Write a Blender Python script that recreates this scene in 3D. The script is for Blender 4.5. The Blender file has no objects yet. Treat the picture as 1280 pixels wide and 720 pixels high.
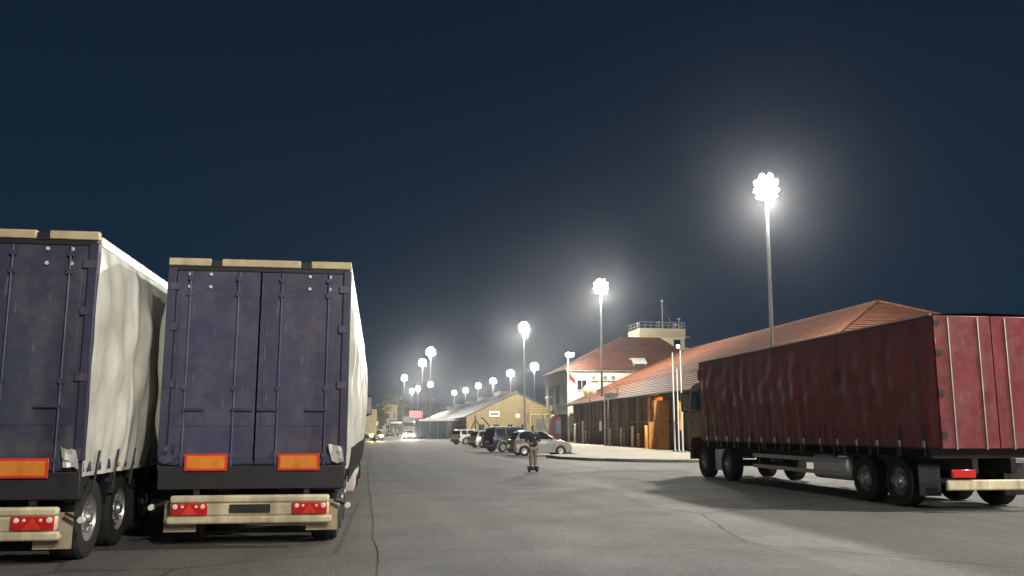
import bpy, bmesh, math, random
from mathutils import Vector, Matrix
random.seed(7)
R = math.radians
sc = bpy.context.scene
col = sc.collection

# ------------------------------------------------------------------ camera, sky, exposure
CAM = Vector((0, 0, 1.6)); YAW = R(8.6); PITCH = R(9.1); FPX = 1100.0
cd = bpy.data.cameras.new('camera'); cam = bpy.data.objects.new('camera', cd); col.objects.link(cam)
cam.location = CAM; cam.rotation_euler = (math.pi/2 + PITCH, 0, -YAW)
cd.sensor_width = 36; cd.lens = 36*FPX/1280; cd.clip_start = 0.05; cd.clip_end = 6000
sc.camera = cam

w = bpy.data.worlds.new('World'); sc.world = w; w.use_nodes = True
nt = w.node_tree; nt.nodes.clear()
out = nt.nodes.new('ShaderNodeOutputWorld'); bg = nt.nodes.new('ShaderNodeBackground')
sky = nt.nodes.new('ShaderNodeTexSky'); sky.sky_type = 'NISHITA'; sky.sun_disc = False
sky.sun_elevation = R(-4.0); sky.sun_rotation = R(200); sky.altitude = 50
sky.air_density = 1.0; sky.dust_density = 0.6; sky.ozone_density = 4.0
tint = nt.nodes.new('ShaderNodeMix'); tint.data_type = 'RGBA'; tint.blend_type = 'MULTIPLY'
tint.inputs[0].default_value = 1.0; tint.inputs[7].default_value = (0.80, 1.0, 1.0, 1)
nt.links.new(sky.outputs[0], tint.inputs[6])
# night air-glow: even in every direction, a little brighter towards the horizon
tcw = nt.nodes.new('ShaderNodeTexCoord'); sep = nt.nodes.new('ShaderNodeSeparateXYZ'); nt.links.new(tcw.outputs['Generated'], sep.inputs[0])
mr = nt.nodes.new('ShaderNodeMapRange'); mr.inputs[1].default_value = 0; mr.inputs[2].default_value = .5; mr.interpolation_type = 'SMOOTHSTEP'
nt.links.new(sep.outputs[2], mr.inputs[0])
grad = nt.nodes.new('ShaderNodeMix'); grad.data_type = 'RGBA'
grad.inputs[6].default_value = (.058, .130, .245, 1); grad.inputs[7].default_value = (.027, .070, .135, 1)
nt.links.new(mr.outputs[0], grad.inputs[0])
addn = nt.nodes.new('ShaderNodeMix'); addn.data_type = 'RGBA'; addn.blend_type = 'ADD'; addn.inputs[0].default_value = 1.0
nt.links.new(grad.outputs[2], addn.inputs[6]); nt.links.new(tint.outputs[2], addn.inputs[7])
nt.links.new(addn.outputs[2], bg.inputs[0])
bg.inputs[1].default_value = 0.10
nt.links.new(bg.outputs[0], out.inputs[0])

sl = bpy.data.lights.new('moon', 'SUN'); so = bpy.data.objects.new('moon', sl); col.objects.link(so)
sl.energy = 0.01; sl.angle = R(10); sl.color = (0.8, 0.9, 1.0)
so.rotation_euler = (R(50), 0, R(200))
sc.view_settings.view_transform = 'Standard'; sc.view_settings.look = 'None'
sc.view_settings.exposure = 0.95; sc.view_settings.gamma = 1.0; sc.view_settings.use_curve_mapping = False
sc.cycles.use_denoising = True
sc.cycles.max_bounces = 5; sc.cycles.diffuse_bounces = 3; sc.cycles.glossy_bounces = 3
sc.cycles.transmission_bounces = 3; sc.cycles.volume_bounces = 0; sc.cycles.transparent_max_bounces = 6
sc.cycles.sample_clamp_indirect = 4.0
MASTP = 12500.0          # watts of one floodlight mast

# ------------------------------------------------------------------ pixel helpers (1280 x 720 photograph)
RM = cam.rotation_euler.to_matrix()
def ray(px, py): return RM @ Vector(((px-640)/FPX, (360-py)/FPX, -1))
def P(px, py, Y):
    d = ray(px, py); return CAM + d*(Y/d.y)
def PX(px, py, X):
    d = ray(px, py); return CAM + d*(X/d.x)
def G(px, py, z=0.0):
    d = ray(px, py); return CAM + d*((z-CAM.z)/d.z)

# ------------------------------------------------------------------ materials
MATS = {}
def mat(name, c, rough=.6, metal=0., var=.2, scale=3., bump=0., bscale=25., emit=None, estr=0., stain=0., coat=0., tr=0., dust=0.):
    if name in MATS: return MATS[name]
    m = bpy.data.materials.new(name); m.use_nodes = True
    n = m.node_tree.nodes; l = m.node_tree.links
    b = n['Principled BSDF']
    tc = n.new('ShaderNodeTexCoord')
    n1 = n.new('ShaderNodeTexNoise'); n1.inputs['Scale'].default_value = scale; n1.inputs['Detail'].default_value = 7; n1.inputs['Roughness'].default_value = .65
    l.new(tc.outputs['Object'], n1.inputs['Vector'])
    rmp = n.new('ShaderNodeMapRange'); rmp.inputs[1].default_value = .3; rmp.inputs[2].default_value = .7
    l.new(n1.outputs['Fac'], rmp.inputs[0])
    mx = n.new('ShaderNodeMix'); mx.data_type = 'RGBA'
    mx.inputs[6].default_value = (*[max(0, v*(1-var)) for v in c], 1); mx.inputs[7].default_value = (*[min(1, v*(1+var)) for v in c], 1)
    l.new(rmp.outputs[0], mx.inputs[0])
    last = mx.outputs[2]
    if stain:
        mp = n.new('ShaderNodeMapping'); mp.inputs['Scale'].default_value = (1, 1, .12)
        n2 = n.new('ShaderNodeTexNoise'); n2.inputs['Scale'].default_value = scale*1.7; n2.inputs['Detail'].default_value = 5
        l.new(tc.outputs['Object'], mp.inputs[0]); l.new(mp.outputs[0], n2.inputs['Vector'])
        r2 = n.new('ShaderNodeMapRange'); r2.inputs[1].default_value = .48; r2.inputs[2].default_value = .72; r2.inputs[4].default_value = stain
        l.new(n2.outputs['Fac'], r2.inputs[0])
        m2 = n.new('ShaderNodeMix'); m2.data_type = 'RGBA'; m2.inputs[7].default_value = (c[0]*.35, c[1]*.32, c[2]*.3, 1)
        l.new(r2.outputs[0], m2.inputs[0]); l.new(last, m2.inputs[6]); last = m2.outputs[2]
    if dust:
        n5 = n.new('ShaderNodeTexNoise'); n5.inputs['Scale'].default_value = 1.9; n5.inputs['Detail'].default_value = 11; n5.inputs['Roughness'].default_value = .72
        l.new(tc.outputs['Object'], n5.inputs['Vector'])
        r5 = n.new('ShaderNodeMapRange'); r5.inputs[1].default_value = .46; r5.inputs[2].default_value = .74; r5.inputs[4].default_value = dust
        l.new(n5.outputs['Fac'], r5.inputs[0])
        m5 = n.new('ShaderNodeMix'); m5.data_type = 'RGBA'; m5.inputs[7].default_value = (.21, .18, .15, 1)
        l.new(r5.outputs[0], m5.inputs[0]); l.new(last, m5.inputs[6]); last = m5.outputs[2]
        mp6 = n.new('ShaderNodeMapping'); mp6.inputs['Scale'].default_value = (9, 9, 1.1); mp6.inputs['Rotation'].default_value = (0, .5, 0)
        n6 = n.new('ShaderNodeTexNoise'); n6.inputs['Scale'].default_value = 2.6; n6.inputs['Detail'].default_value = 4
        l.new(tc.outputs['Object'], mp6.inputs[0]); l.new(mp6.outputs[0], n6.inputs['Vector'])
        r6 = n.new('ShaderNodeMapRange'); r6.inputs[1].default_value = .66; r6.inputs[2].default_value = .72; r6.inputs[4].default_value = dust*.8
        l.new(n6.outputs['Fac'], r6.inputs[0])
        m6 = n.new('ShaderNodeMix'); m6.data_type = 'RGBA'; m6.inputs[7].default_value = (.25, .24, .26, 1)
        l.new(r6.outputs[0], m6.inputs[0]); l.new(last, m6.inputs[6]); last = m6.outputs[2]
    l.new(last, b.inputs['Base Color'])
    r3 = n.new('ShaderNodeMapRange'); r3.inputs[3].default_value = max(.03, rough-.1); r3.inputs[4].default_value = min(1, rough+.12)
    l.new(n1.outputs['Fac'], r3.inputs[0]); l.new(r3.outputs[0], b.inputs['Roughness'])
    b.inputs['Metallic'].default_value = metal
    if name == 'dark_glass': b.inputs['Specular IOR Level'].default_value = .3
    if coat: b.inputs['Coat Weight'].default_value = coat; b.inputs['Coat Roughness'].default_value = .08
    if bump:
        n4 = n.new('ShaderNodeTexNoise'); n4.inputs['Scale'].default_value = bscale; n4.inputs['Detail'].default_value = 6
        l.new(tc.outputs['Object'], n4.inputs['Vector'])
        bp = n.new('ShaderNodeBump'); bp.inputs['Strength'].default_value = bump; bp.inputs['Distance'].default_value = .03
        l.new(n4.outputs['Fac'], bp.inputs['Height']); l.new(bp.outputs[0], b.inputs['Normal'])
    if emit:
        b.inputs['Emission Color'].default_value = (*emit, 1); b.inputs['Emission Strength'].default_value = estr
    if tr: b.inputs['Transmission Weight'].default_value = tr
    MATS[name] = m
    return m

def ground_mat(name, c, c2, patch=.09, rough=.72, crack=0.):
    m = bpy.data.materials.new(name); m.use_nodes = True
    n = m.node_tree.nodes; l = m.node_tree.links; b = n['Principled BSDF']
    tc = n.new('ShaderNodeTexCoord')
    def noise(s, d=6, sx=1., sy=1.):
        mp = n.new('ShaderNodeMapping'); mp.inputs['Scale'].default_value = (sx, sy, 1)
        l.new(tc.outputs['Object'], mp.inputs[0])
        t = n.new('ShaderNodeTexNoise'); t.inputs['Scale'].default_value = s; t.inputs['Detail'].default_value = d; t.inputs['Roughness'].default_value = .62
        l.new(mp.outputs[0], t.inputs['Vector']); return t
    def rng(sock, a, z, lo, hi):
        r = n.new('ShaderNodeMapRange'); r.inputs[1].default_value = a; r.inputs[2].default_value = z; r.inputs[3].default_value = lo; r.inputs[4].default_value = hi
        l.new(sock, r.inputs[0]); return r.outputs[0]
    def mixc(f, a, bb, t='MIX'):
        x = n.new('ShaderNodeMix'); x.data_type = 'RGBA'; x.blend_type = t
        if hasattr(f, 'links') or not isinstance(f, (int, float)): l.new(f, x.inputs[0])
        else: x.inputs[0].default_value = f
        for s, v in ((6, a), (7, bb)):
            if isinstance(v, tuple): x.inputs[s].default_value = (*v, 1)
            else: l.new(v, x.inputs[s])
        return x.outputs[2]
    big = noise(patch, 6); mid = noise(.55, 7); streak = noise(.5, 5, 1.6, .09); fine = noise(38, 3); grit = noise(130, 2)
    spot = noise(2.3, 8); agg = noise(9, 6); rut = noise(.33, 4, 2.4, .05)
    base = mixc(rng(big.outputs['Fac'], .35, .66, 0, 1), c, c2)
    base = mixc(rng(mid.outputs['Fac'], .42, .75, 0, .7), base, tuple(v*.6 for v in c))
    base = mixc(rng(streak.outputs['Fac'], .50, .70, 0, .55), base, tuple(v*1.5 for v in c2))
    base = mixc(rng(rut.outputs['Fac'], .54, .68, 0, .5), base, tuple(v*.55 for v in c))
    base = mixc(rng(spot.outputs['Fac'], .60, .70, 0, .7), base, tuple(v*.42 for v in c))
    base = mixc(rng(agg.outputs['Fac'], .38, .72, 0, .75), base, tuple(v*.5 for v in c))
    base = mixc(rng(fine.outputs['Fac'], .35, .7, 0, .6), base, tuple(v*.5 for v in c))
    base = mixc(rng(grit.outputs['Fac'], .52, .66, 0, .7), base, tuple(v*2.2 for v in c2))
    if crack:
        v = n.new('ShaderNodeTexVoronoi'); v.feature = 'DISTANCE_TO_EDGE'; v.inputs['Scale'].default_value = .16
        wn = noise(.9, 5); ad = n.new('ShaderNodeMix'); ad.data_type = 'VECTOR'; ad.inputs[0].default_value = .12
        l.new(tc.outputs['Object'], ad.inputs[4]); l.new(wn.outputs['Color'], ad.inputs[5]); l.new(ad.outputs[1], v.inputs['Vector'])
        base = mixc(rng(v.outputs['Distance'], 0, .007, crack, 0), base, tuple(x*.3 for x in c))
    l.new(base, b.inputs['Base Color'])
    l.new(rng(mid.outputs['Fac'], .3, .7, rough-.06, rough+.14), b.inputs['Roughness'])
    bp = n.new('ShaderNodeBump'); bp.inputs['Strength'].default_value = .8; bp.inputs['Distance'].default_value = .02
    l.new(fine.outputs['Fac'], bp.inputs['Height'])
    b2 = n.new('ShaderNodeBump'); b2.inputs['Strength'].default_value = .12; b2.inputs['Distance'].default_value = .03
    l.new(mid.outputs['Fac'], b2.inputs['Height']); l.new(bp.outputs[0], b2.inputs['Normal']); l.new(b2.outputs[0], b.inputs['Normal'])
    return m

def roof_mat(name, c):
    m = mat(name, c, .75, var=.35, scale=1.2, bump=.4, bscale=9, stain=.35)
    n = m.node_tree.nodes; l = m.node_tree.links; b = n['Principled BSDF']
    wv = n.new('ShaderNodeTexWave'); wv.inputs['Scale'].default_value = 1.1; wv.bands_direction = 'Y'; wv.inputs['Distortion'].default_value = .6
    tc = n.new('ShaderNodeTexCoord'); l.new(tc.outputs['Object'], wv.inputs['Vector'])
    bp = n.new('ShaderNodeBump'); bp.inputs['Strength'].default_value = .5; bp.inputs['Distance'].default_value = .06
    old = b.inputs['Normal'].links[0].from_socket
    l.new(old, bp.inputs['Normal']); l.new(wv.outputs['Fac'], bp.inputs['Height']); l.new(bp.outputs[0], b.inputs['Normal'])
    return m

ASPH = ground_mat('asphalt', (.120, .125, .124), (.150, .154, .152), crack=.45)
ASPH2 = ground_mat('asphalt_old', (.120, .115, .106), (.150, .143, .130), crack=.8)
APRON = ground_mat('concrete_apron', (.142, .144, .139), (.185, .185, .175), rough=.7, crack=.9)
PAVE = ground_mat('pavement_concrete', (.37, .345, .275), (.46, .43, .345), patch=.2, rough=.75, crack=.9)
SOIL = ground_mat('open_ground', (.06, .058, .052), (.075, .071, .062), rough=.85)
m_seam = mat('seam_tar', (.035, .034, .033), .6)
m_kerb = mat('kerb_stone', (.25, .24, .21), .8, var=.25, bump=.5, stain=.4)
m_navy = mat('navy_paint', (.056, .055, .112), .48, var=.25, scale=1.2, stain=.6, bump=.12, bscale=3, dust=.45)
m_navy2 = mat('navy_dark', (.045, .045, .085), .5, stain=.3)
m_green = mat('slate_paint', (.05, .056, .095), .48, var=.25, scale=1.1, stain=.6, dust=.5)
m_beige = mat('beige_paint', (.62, .50, .31), .55, var=.15, stain=.45)
m_cream = mat('cream_bumper', (.66, .57, .38), .5, var=.18, stain=.6, dust=.5)
m_white_tarp = mat('white_tarpaulin', (.66, .66, .60), .34, var=.18, scale=1.5, stain=.45, dust=.3, bump=.15, bscale=5)
m_red_tarp = mat('red_tarpaulin', (.23, .042, .047), .55, var=.25, scale=1.5, stain=.5, dust=.35, bump=.15, bscale=5)
m_redcab = mat('red_cab', (.17, .025, .03), .4, var=.2, coat=.3, stain=.5, dust=.4)
m_bluecab = mat('blue_cab', (.03, .035, .10), .3, var=.1, coat=.5)
m_black = mat('black_steel', (.02, .02, .022), .5, var=.3)
m_rub = mat('rubber', (.018, .018, .018), .85, var=.3, bump=.4, bscale=40)
m_steel = mat('galvanised', (.42, .42, .41), .42, .8, var=.2, scale=6)
m_alu = mat('rim_alloy', (.62, .62, .60), .3, .8, var=.15)
m_chrome = mat('bright_metal', (.75, .75, .73), .18, 1.)
m_glass = mat('dark_glass', (.012, .014, .017), .06, var=.1)
m_orange = mat('orange_reflective', (.80, .26, .03), .35, var=.2, stain=.3, dust=.25)
m_redrefl = mat('red_reflective', (.75, .05, .03), .3)
m_redlens = mat('red_lens', (.55, .015, .012), .15, coat=.5)
m_cartail = mat('car_tail_lens', (.16, .012, .012), .3)
m_clear = mat('clear_lens', (.75, .72, .65), .12)
m_amber = mat('amber_lens', (.7, .25, .02), .15)
m_flap = mat('mudflap_rubber', (.36, .29, .20), .8, var=.3, stain=.5)
m_box = mat('pale_box', (.62, .50, .50), .5, var=.15, stain=.3)
m_pole = mat('pole_paint', (.20, .20, .19), .5, .3, var=.15, stain=.3)
m_lamp = mat('lamp_lens_lit', (1, 1, 1), .3, emit=(1, .95, .82), estr=60)
m_lampw = mat('lamp_lens_warm', (1, .6, .2), .3, emit=(1, .42, .08), estr=14)
m_head = mat('headlamp_lit', (1, 1, 1), .3, emit=(1, .94, .78), estr=120)
m_heady = mat('headlamp_yellow_lit', (1, 1, .8), .3, emit=(1, .78, .30), estr=80)
m_wall = mat('pale_render', (.62, .58, .49), .85, var=.12, stain=.4, bump=.2, bscale=12)
m_greywall = mat('grey_render', (.28, .28, .265), .85, var=.15, stain=.4, bump=.2)
m_tower = mat('cream_render', (.80, .71, .48), .8, var=.1, stain=.2)
m_yel = mat('ochre_render', (.34, .265, .14), .85, var=.18, stain=.4, bump=.2)
m_plank = [mat('dark_panel_%s' % k, c, .7, var=.4, stain=.5, bump=.2) for k, c in (('a', (.15, .122, .098)), ('b', (.105, .086, .07)), ('c', (.20, .165, .135)))]
m_dark = mat('dark_brown', (.035, .028, .024), .8)
m_orw = mat('orange_render', (.62, .27, .07), .8, var=.15, stain=.35)
m_roofr = roof_mat('terracotta_tiles', (.128, .046, .025))
m_roofd = roof_mat('brown_red_tiles', (.115, .048, .034))
m_zinc = mat('zinc_sheet', (.20, .21, .21), .55, .2, var=.45, scale=.35, stain=.6)
m_blue = mat('blue_tarpaulin', (.05, .075, .115), .5, var=.25, stain=.4, bump=.3, bscale=3)
m_whitep = mat('white_paint', (.74, .74, .70), .45, var=.08, stain=.25)
m_wood = mat('weathered_wood', (.20, .15, .10), .8, stain=.4)
m_stair = mat('yellow_steel', (.62, .52, .22), .5, var=.15, stain=.3)
m_redp = mat('red_machine', (.07, .014, .012), .45, var=.2, stain=.4)
m_redsign = mat('red_sign_lit', (.8, .1, .1), .4, emit=(1, .10, .10), estr=1.6)
m_flagr = mat('red_flag', (.28, .05, .045), .8, var=.4)
m_flago = mat('orange_flag', (.85, .42, .06), .7)
m_winlit = mat('lit_window', (.9, .9, .85), .4, emit=(1, .96, .85), estr=3)
m_skin = mat('skin', (.42, .25, .17), .55)
m_shirt = mat('navy_top', (.016, .019, .030), .8, var=.3)
m_trous = mat('khaki_trousers', (.19, .165, .12), .85, var=.2)
m_shoe = mat('dark_shoe', (.02, .02, .02), .6)
m_hair = mat('dark_hair', (.012, .010, .009), .6)
m_leaf = mat('leaves_dark', (.035, .055, .025), .7, var=.4, scale=2)
m_leaf2 = mat('leaves_olive', (.06, .07, .035), .7, var=.4, scale=2)
m_bark = mat('bark', (.06, .045, .032), .9, bump=.5)
def paint(name, c): return mat(name, c, .28, .25, var=.05, scale=2, coat=.6)
m_silver = paint('silver_paint', (.29, .285, .27)); m_dblue = paint('dark_blue_paint', (.011, .014, .032))
m_cwhite = paint('white_car_paint', (.72, .72, .70)); m_cgrey = paint('grey_car_paint', (.16, .16, .17)); m_cdark = paint('black_car_paint', (.02, .02, .022))
m_clad = mat('grey_cladding', (.17, .18, .17), .6)

# ------------------------------------------------------------------ mesh builder
class MB:
    def __init__(s): s.v = []; s.f = []
    def add(s, vs, fs):
        o = len(s.v); s.v += [tuple(x) for x in vs]; s.f += [tuple(i+o for i in f) for f in fs]; return s
    def box(s, c, d, rz=0., rx=0., ry=0., taper=1.):
        hx, hy, hz = d[0]/2, d[1]/2, d[2]/2
        M_ = Matrix.Rotation(rz, 3, 'Z') @ Matrix.Rotation(ry, 3, 'Y') @ Matrix.Rotation(rx, 3, 'X')
        vs = []
        for z, t in ((-hz, 1), (hz, taper)):
            for x, y in ((-hx, -hy), (hx, -hy), (hx, hy), (-hx, hy)):
                vs.append(M_ @ Vector((x*t, y*t, z)) + Vector(c))
        return s.add(vs, [(3, 2, 1, 0), (4, 5, 6, 7), (0, 1, 5, 4), (1, 2, 6, 5), (2, 3, 7, 6), (3, 0, 4, 7)])
    def bx(s, x0, x1, y0, y1, z0, z1): return s.box(((x0+x1)/2, (y0+y1)/2, (z0+z1)/2), (abs(x1-x0), abs(y1-y0), abs(z1-z0)))
    def tube(s, p0, p1, r0, r1=None, n=8, caps=True):
        if r1 is None: r1 = r0
        p0, p1 = Vector(p0), Vector(p1); a = (p1-p0)
        if a.length < 1e-6: return s
        a.normalize(); u = a.orthogonal().normalized(); v = a.cross(u)
        vs = []
        for p, r in ((p0, r0), (p1, r1)):
            for k in range(n):
                t = 2*math.pi*k/n; vs.append(p + u*math.cos(t)*r + v*math.sin(t)*r)
        fs = [(k, (k+1) % n, n+(k+1) % n, n+k) for k in range(n)]
        if caps: fs += [tuple(range(n-1, -1, -1)), tuple(range(n, 2*n))]
        return s.add(vs, fs)
    def path(s, pts, r, n=6):
        for a, b in zip(pts[:-1], pts[1:]): s.tube(a, b, r, r, n)
        return s
    def lathe(s, prof, c, ax='Z', n=20):
        vs = []; m = len(prof)
        for k in range(n):
            t = 2*math.pi*k/n
            for r, h in prof:
                p = {'Z': (r*math.cos(t), r*math.sin(t), h), 'X': (h, r*math.cos(t), r*math.sin(t)), 'Y': (r*math.sin(t), h, r*math.cos(t))}[ax]
                vs.append(Vector(p)+Vector(c))
        fs = [(k*m+i, ((k+1) % n)*m+i, ((k+1) % n)*m+i+1, k*m+i+1) for k in range(n) for i in range(m-1)]
        return s.add(vs, fs)
    def prism(s, poly, a, b, ax='X'):
        n = len(poly)
        def pt(u, v, t): return {'X': (t, u, v), 'Y': (u, t, v), 'Z': (u, v, t)}[ax]
        vs = [pt(u, v, a) for u, v in poly]+[pt(u, v, b) for u, v in poly]
        fs = [(i, (i+1) % n, n+(i+1) % n, n+i) for i in range(n)]+[tuple(range(n-1, -1, -1)), tuple(range(n, 2*n))]
        return s.add(vs, fs)
    def build(s, name, m, parent=None, bevel=0., smooth=True, fix=True, ang=35):
        me = bpy.data.meshes.new(name); me.from_pydata(s.v, [], s.f)
        if fix:
            bm = bmesh.new(); bm.from_mesh(me); bmesh.ops.recalc_face_normals(bm, faces=bm.faces); bm.to_mesh(me); bm.free()
        me.materials.append(m)
        if smooth:
            for p in me.polygons: p.use_smooth = True
            me.set_sharp_from_angle(angle=R(ang))
        o = bpy.data.objects.new(name, me); col.objects.link(o)
        if parent: o.parent = parent
        if bevel:
            b = o.modifiers.new('bevel', 'BEVEL'); b.width = bevel; b.segments = 2; b.limit_method = 'ANGLE'; b.angle_limit = R(40)
        return o
def tag(o, label, cat, group=None):
    o['label'] = label; o['category'] = cat
    if group: o['group'] = group
    return o
def thing(name, label, cat, loc=(0, 0, 0), rz=0., group=None):
    o = bpy.data.objects.new(name, None); col.objects.link(o); o.location = loc; o.rotation_euler = (0, 0, rz)
    o.empty_display_size = .3
    return tag(o, label, cat, group)
def struct(o): o['kind'] = 'structure'; return o
def copy_tree(o, parent=None):
    c = o.copy(); col.objects.link(c); c.parent = parent
    for ch in list(o.children): copy_tree(ch, c)
    return c

# ------------------------------------------------------------------ ground, road, apron, pavement
struct(MB().add([(-900, -300, -.02), (900, -300, -.02), (900, 2500, -.02), (-900, 2500, -.02)], [(0, 1, 2, 3)]).build('ground', SOIL, fix=False))
def sheet(name, left, right, z, m):
    vs = []; fs = []
    for (a, b) in zip(left, right): vs += [(a[0], a[1], z), (b[0], b[1], z)]
    for i in range(len(left)-1): fs.append((2*i, 2*i+1, 2*i+3, 2*i+2))
    return struct(MB().add(vs, fs).build(name, m, fix=False))
ys = [-40+i*2.0 for i in range(60)]+[80+i*20 for i in range(20)]
def wob(y, s): return .05*math.sin(y*1.3+s)+.035*math.sin(y*3.1+s*2)+random.uniform(-.02, .02)
def edge(pts):
    g = [G(*p) for p in pts]; g.sort(key=lambda v: v.y); o = []
    for y in ys:
        if y <= g[0].y: x = g[0].x
        elif y >= g[-1].y: x = g[-1].x
        else:
            for a, b in zip(g[:-1], g[1:]):
                if a.y <= y <= b.y: x = a.x+(b.x-a.x)*(y-a.y)/(b.y-a.y)
        o.append((x+wob(y, len(pts))*.5, y))
    return o
le = edge([(475, 718), (468, 672), (465, 640), (461, 605), (459, 580)])
re_ = edge([(909, 668), (850, 648), (790, 622), (740, 605), (700, 590)])
sheet('shoulder', [(-14, y) for y in ys], le, -.008, ASPH2)
road = sheet('road', le, re_, -.004, ASPH)
apron = sheet('apron', re_, [(60, y) for y in ys], -.008, APRON)
def ribbon(name, pts, wd, z, m, parent):
    vs = []; fs = []
    for i, (x, y) in enumerate(pts):
        k = wd*random.uniform(.35, 1.2); vs += [(x-k/2, y, z), (x+k/2, y, z)]
    for i in range(len(pts)-1): fs.append((2*i, 2*i+1, 2*i+3, 2*i+2))
    return MB().add(vs, fs).build(name, m, parent, fix=False)
def fine(edge, y0, y1, st):
    o = []
    y = y0
    while y < y1:
        for a, b in zip(edge[:-1], edge[1:]):
            if a[1] <= y < b[1]:
                t = (y-a[1])/(b[1]-a[1]); o.append((a[0]*(1-t)+b[0]*t+random.uniform(-.012, .012), y)); break
        y += st
    return o
ribbon('joint', fine(le, 3, 60, .35), .014, .002, m_seam, road)
ribbon('joint', fine(re_, 3, 60, .35), .02, .002, m_seam, road)
# repair patch outlines across the carriageway
def crack(name, a, b, wd):
    a = Vector(a); b = Vector(b); d = b-a; n = Vector((-d.y, d.x)).normalized(); N = 40; vs = []; fs = []; off = 0
    for i in range(N+1):
        off += random.uniform(-.03, .03); p = a+d*(i/N)+n*off; k = wd*random.uniform(.2, 1)
        vs += [(p.x-n.x*k, p.y-n.y*k, .003), (p.x+n.x*k, p.y+n.y*k, .003)]
    fs = [(2*i, 2*i+1, 2*i+3, 2*i+2) for i in range(N)]
    MB().add(vs, fs).build(name, m_seam, road, fix=False)
crack('crack', (5.6, 33), (12.5, 31.5), .03); crack('crack', (6.2, 24), (10, 20.5), .018); crack('crack', (4.2, 36), (6.3, 35.2), .03)
crack('crack', (6.4, 42), (11, 37.5), .04); crack('crack', (3, 30), (5.5, 29.7), .014)

PV = 0.13
pv_poly = [(9.6, 50), (9.9, 47), (10.9, 44.6), (12.6, 42.6), (15.0, 41.4), (22, 40.6), (60, 40.2), (60, 101.5), (12.2, 101.5), (12.0, 52.4), (10.6, 51.6)]
struct(MB().prism(pv_poly, -.05, PV, 'Z').build('pavement', PAVE))
pav = bpy.data.objects['pavement']
def kerbrun(a, b):
    a = Vector(a); b = Vector(b); L = (b-a).length; n = max(1, round(L/1.0)); d = (b-a)/n; an = math.atan2(d.y, d.x)
    for i in range(n):
        c = a+d*(i+.5)
        MB().box((0, 0, 0), (d.length-.015, .18, .20)).build('kerb_stone', m_kerb, pav, bevel=.012)
        o = bpy.context.scene.collection.objects[-1]
        o.location = (c.x, c.y, PV-.088+random.uniform(-.008, .006)); o.rotation_euler = (random.uniform(-.015, .015), 0, an+random.uniform(-.01, .01))
for a, b in zip(pv_poly[:5], pv_poly[1:6]): kerbrun(a, b)
kerbrun((12.0, 84), (12.0, 52.4)); kerbrun((12.0, 52.4), (10.6, 51.6)); kerbrun((10.6, 51.6), (9.6, 50))

# ------------------------------------------------------------------ floodlight masts
def mast_parts(name, label, group, H, ry=0.):
    t = thing(name, label, 'lamp post', group=group)
    MB().lathe([(.26, .04), (.26, 0), (.0, 0)], (0, 0, 0), n=12).lathe([(0, .06), (.26, .06), (.26, 0)], (0, 0, 0), n=12).build('base_plate', m_steel, t)
    MB().tube((0, 0, .03), (0, 0, H-1.3), .15, .085, 10).build('pole', m_pole, t)
    hf = MB()
    hf.tube((0, 0, H-1.35), (0, 0, H+.2), .08, .05, 8)
    for z, r in ((H-.86, .62),):
        for k in range(12):
            a, b = 2*math.pi*k/12, 2*math.pi*(k+1)/12
            hf.tube((r*math.cos(a), r*math.sin(a), z), (r*math.cos(b), r*math.sin(b), z), .035, n=6)
        for k in range(4):
            a = math.pi*k/2; hf.tube((0, 0, z-.15), (r*math.cos(a), r*math.sin(a), z), .03, n=6)
    hf.build('head_frame', m_steel, t)
    return t
def floodlight(t, c, az, tilt, lit=True, r=.21):
    d = Vector((math.cos(az)*math.cos(tilt), math.sin(az)*math.cos(tilt), -math.sin(tilt))); c = Vector(c)
    b = MB(); b.tube(c-d*.16, c+d*.05, r*.55, r, 12); b.tube(c+d*.05, c+d*.09, r, r*1.06, 12)
    b.path([c+Vector((-d.y, d.x, 0))*r*1.1, c+Vector((-d.y, d.x, 0))*r*1.1+Vector((0, 0, -.26)), c-Vector((-d.y, d.x, 0))*r*1.1+Vector((0, 0, -.26)), c-Vector((-d.y, d.x, 0))*r*1.1], .018, 5)
    o = b.build('floodlight', m_steel, t)
    e = c+d*.10
    MB().tube(e-d*.02, e+d*.015, r*.98, r*.9, 12).build('lens', m_lamp if lit else m_clear, o)
def mast(name, loc, label, group=None, H=16., power=MASTP, n=10, color=(1, .95, .84), hs=1.05):
    t = mast_parts(name, label, group, H)
    for k in range(n):
        az = 2*math.pi*(k+.3)/n
        floodlight(t, (.50*hs*math.cos(az), .50*hs*math.sin(az), H-.50*hs), az, R(random.uniform(30, 52)), random.random() > .15, .21*hs)
        floodlight(t, (.50*hs*math.cos(az+.4), .50*hs*math.sin(az+.4), H-.08), az+.4, R(22), True, .21*hs)
    for k in range(4):
        az = 2*math.pi*(k+.2)/4
        floodlight(t, (.24*hs*math.cos(az), .24*hs*math.sin(az), H+.26*hs), az, R(5), True, .21*hs)
    t.location = loc; t.rotation_euler = (random.uniform(-.012, .012), random.uniform(-.012, .012), random.uniform(0, 6.28))
    lamp_light(t, H-1.2, power*random.uniform(.85, 1.2), color, .45)
    return t
def lamp_light(t, z, power, color, rad=.32):
    L = bpy.data.lights.new('lamp_light', 'POINT'); L.energy = power; L.color = color; L.shadow_soft_size = rad
    o = bpy.data.objects.new('lamp_light', L); col.objects.link(o); o.parent = t; o.location = (0, 0, z)
near_x = 20.9
rowA = [(9.6, -15), (near_x, -26), (near_x+1.5, 11), (P(954, 207, 48).x, 48), (P(750, 352, 85.6).x, 85.6), (P(656, 408, 123).x, 123)]  # first mast is unseen, added to brighten the trailer rears and near road
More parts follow.
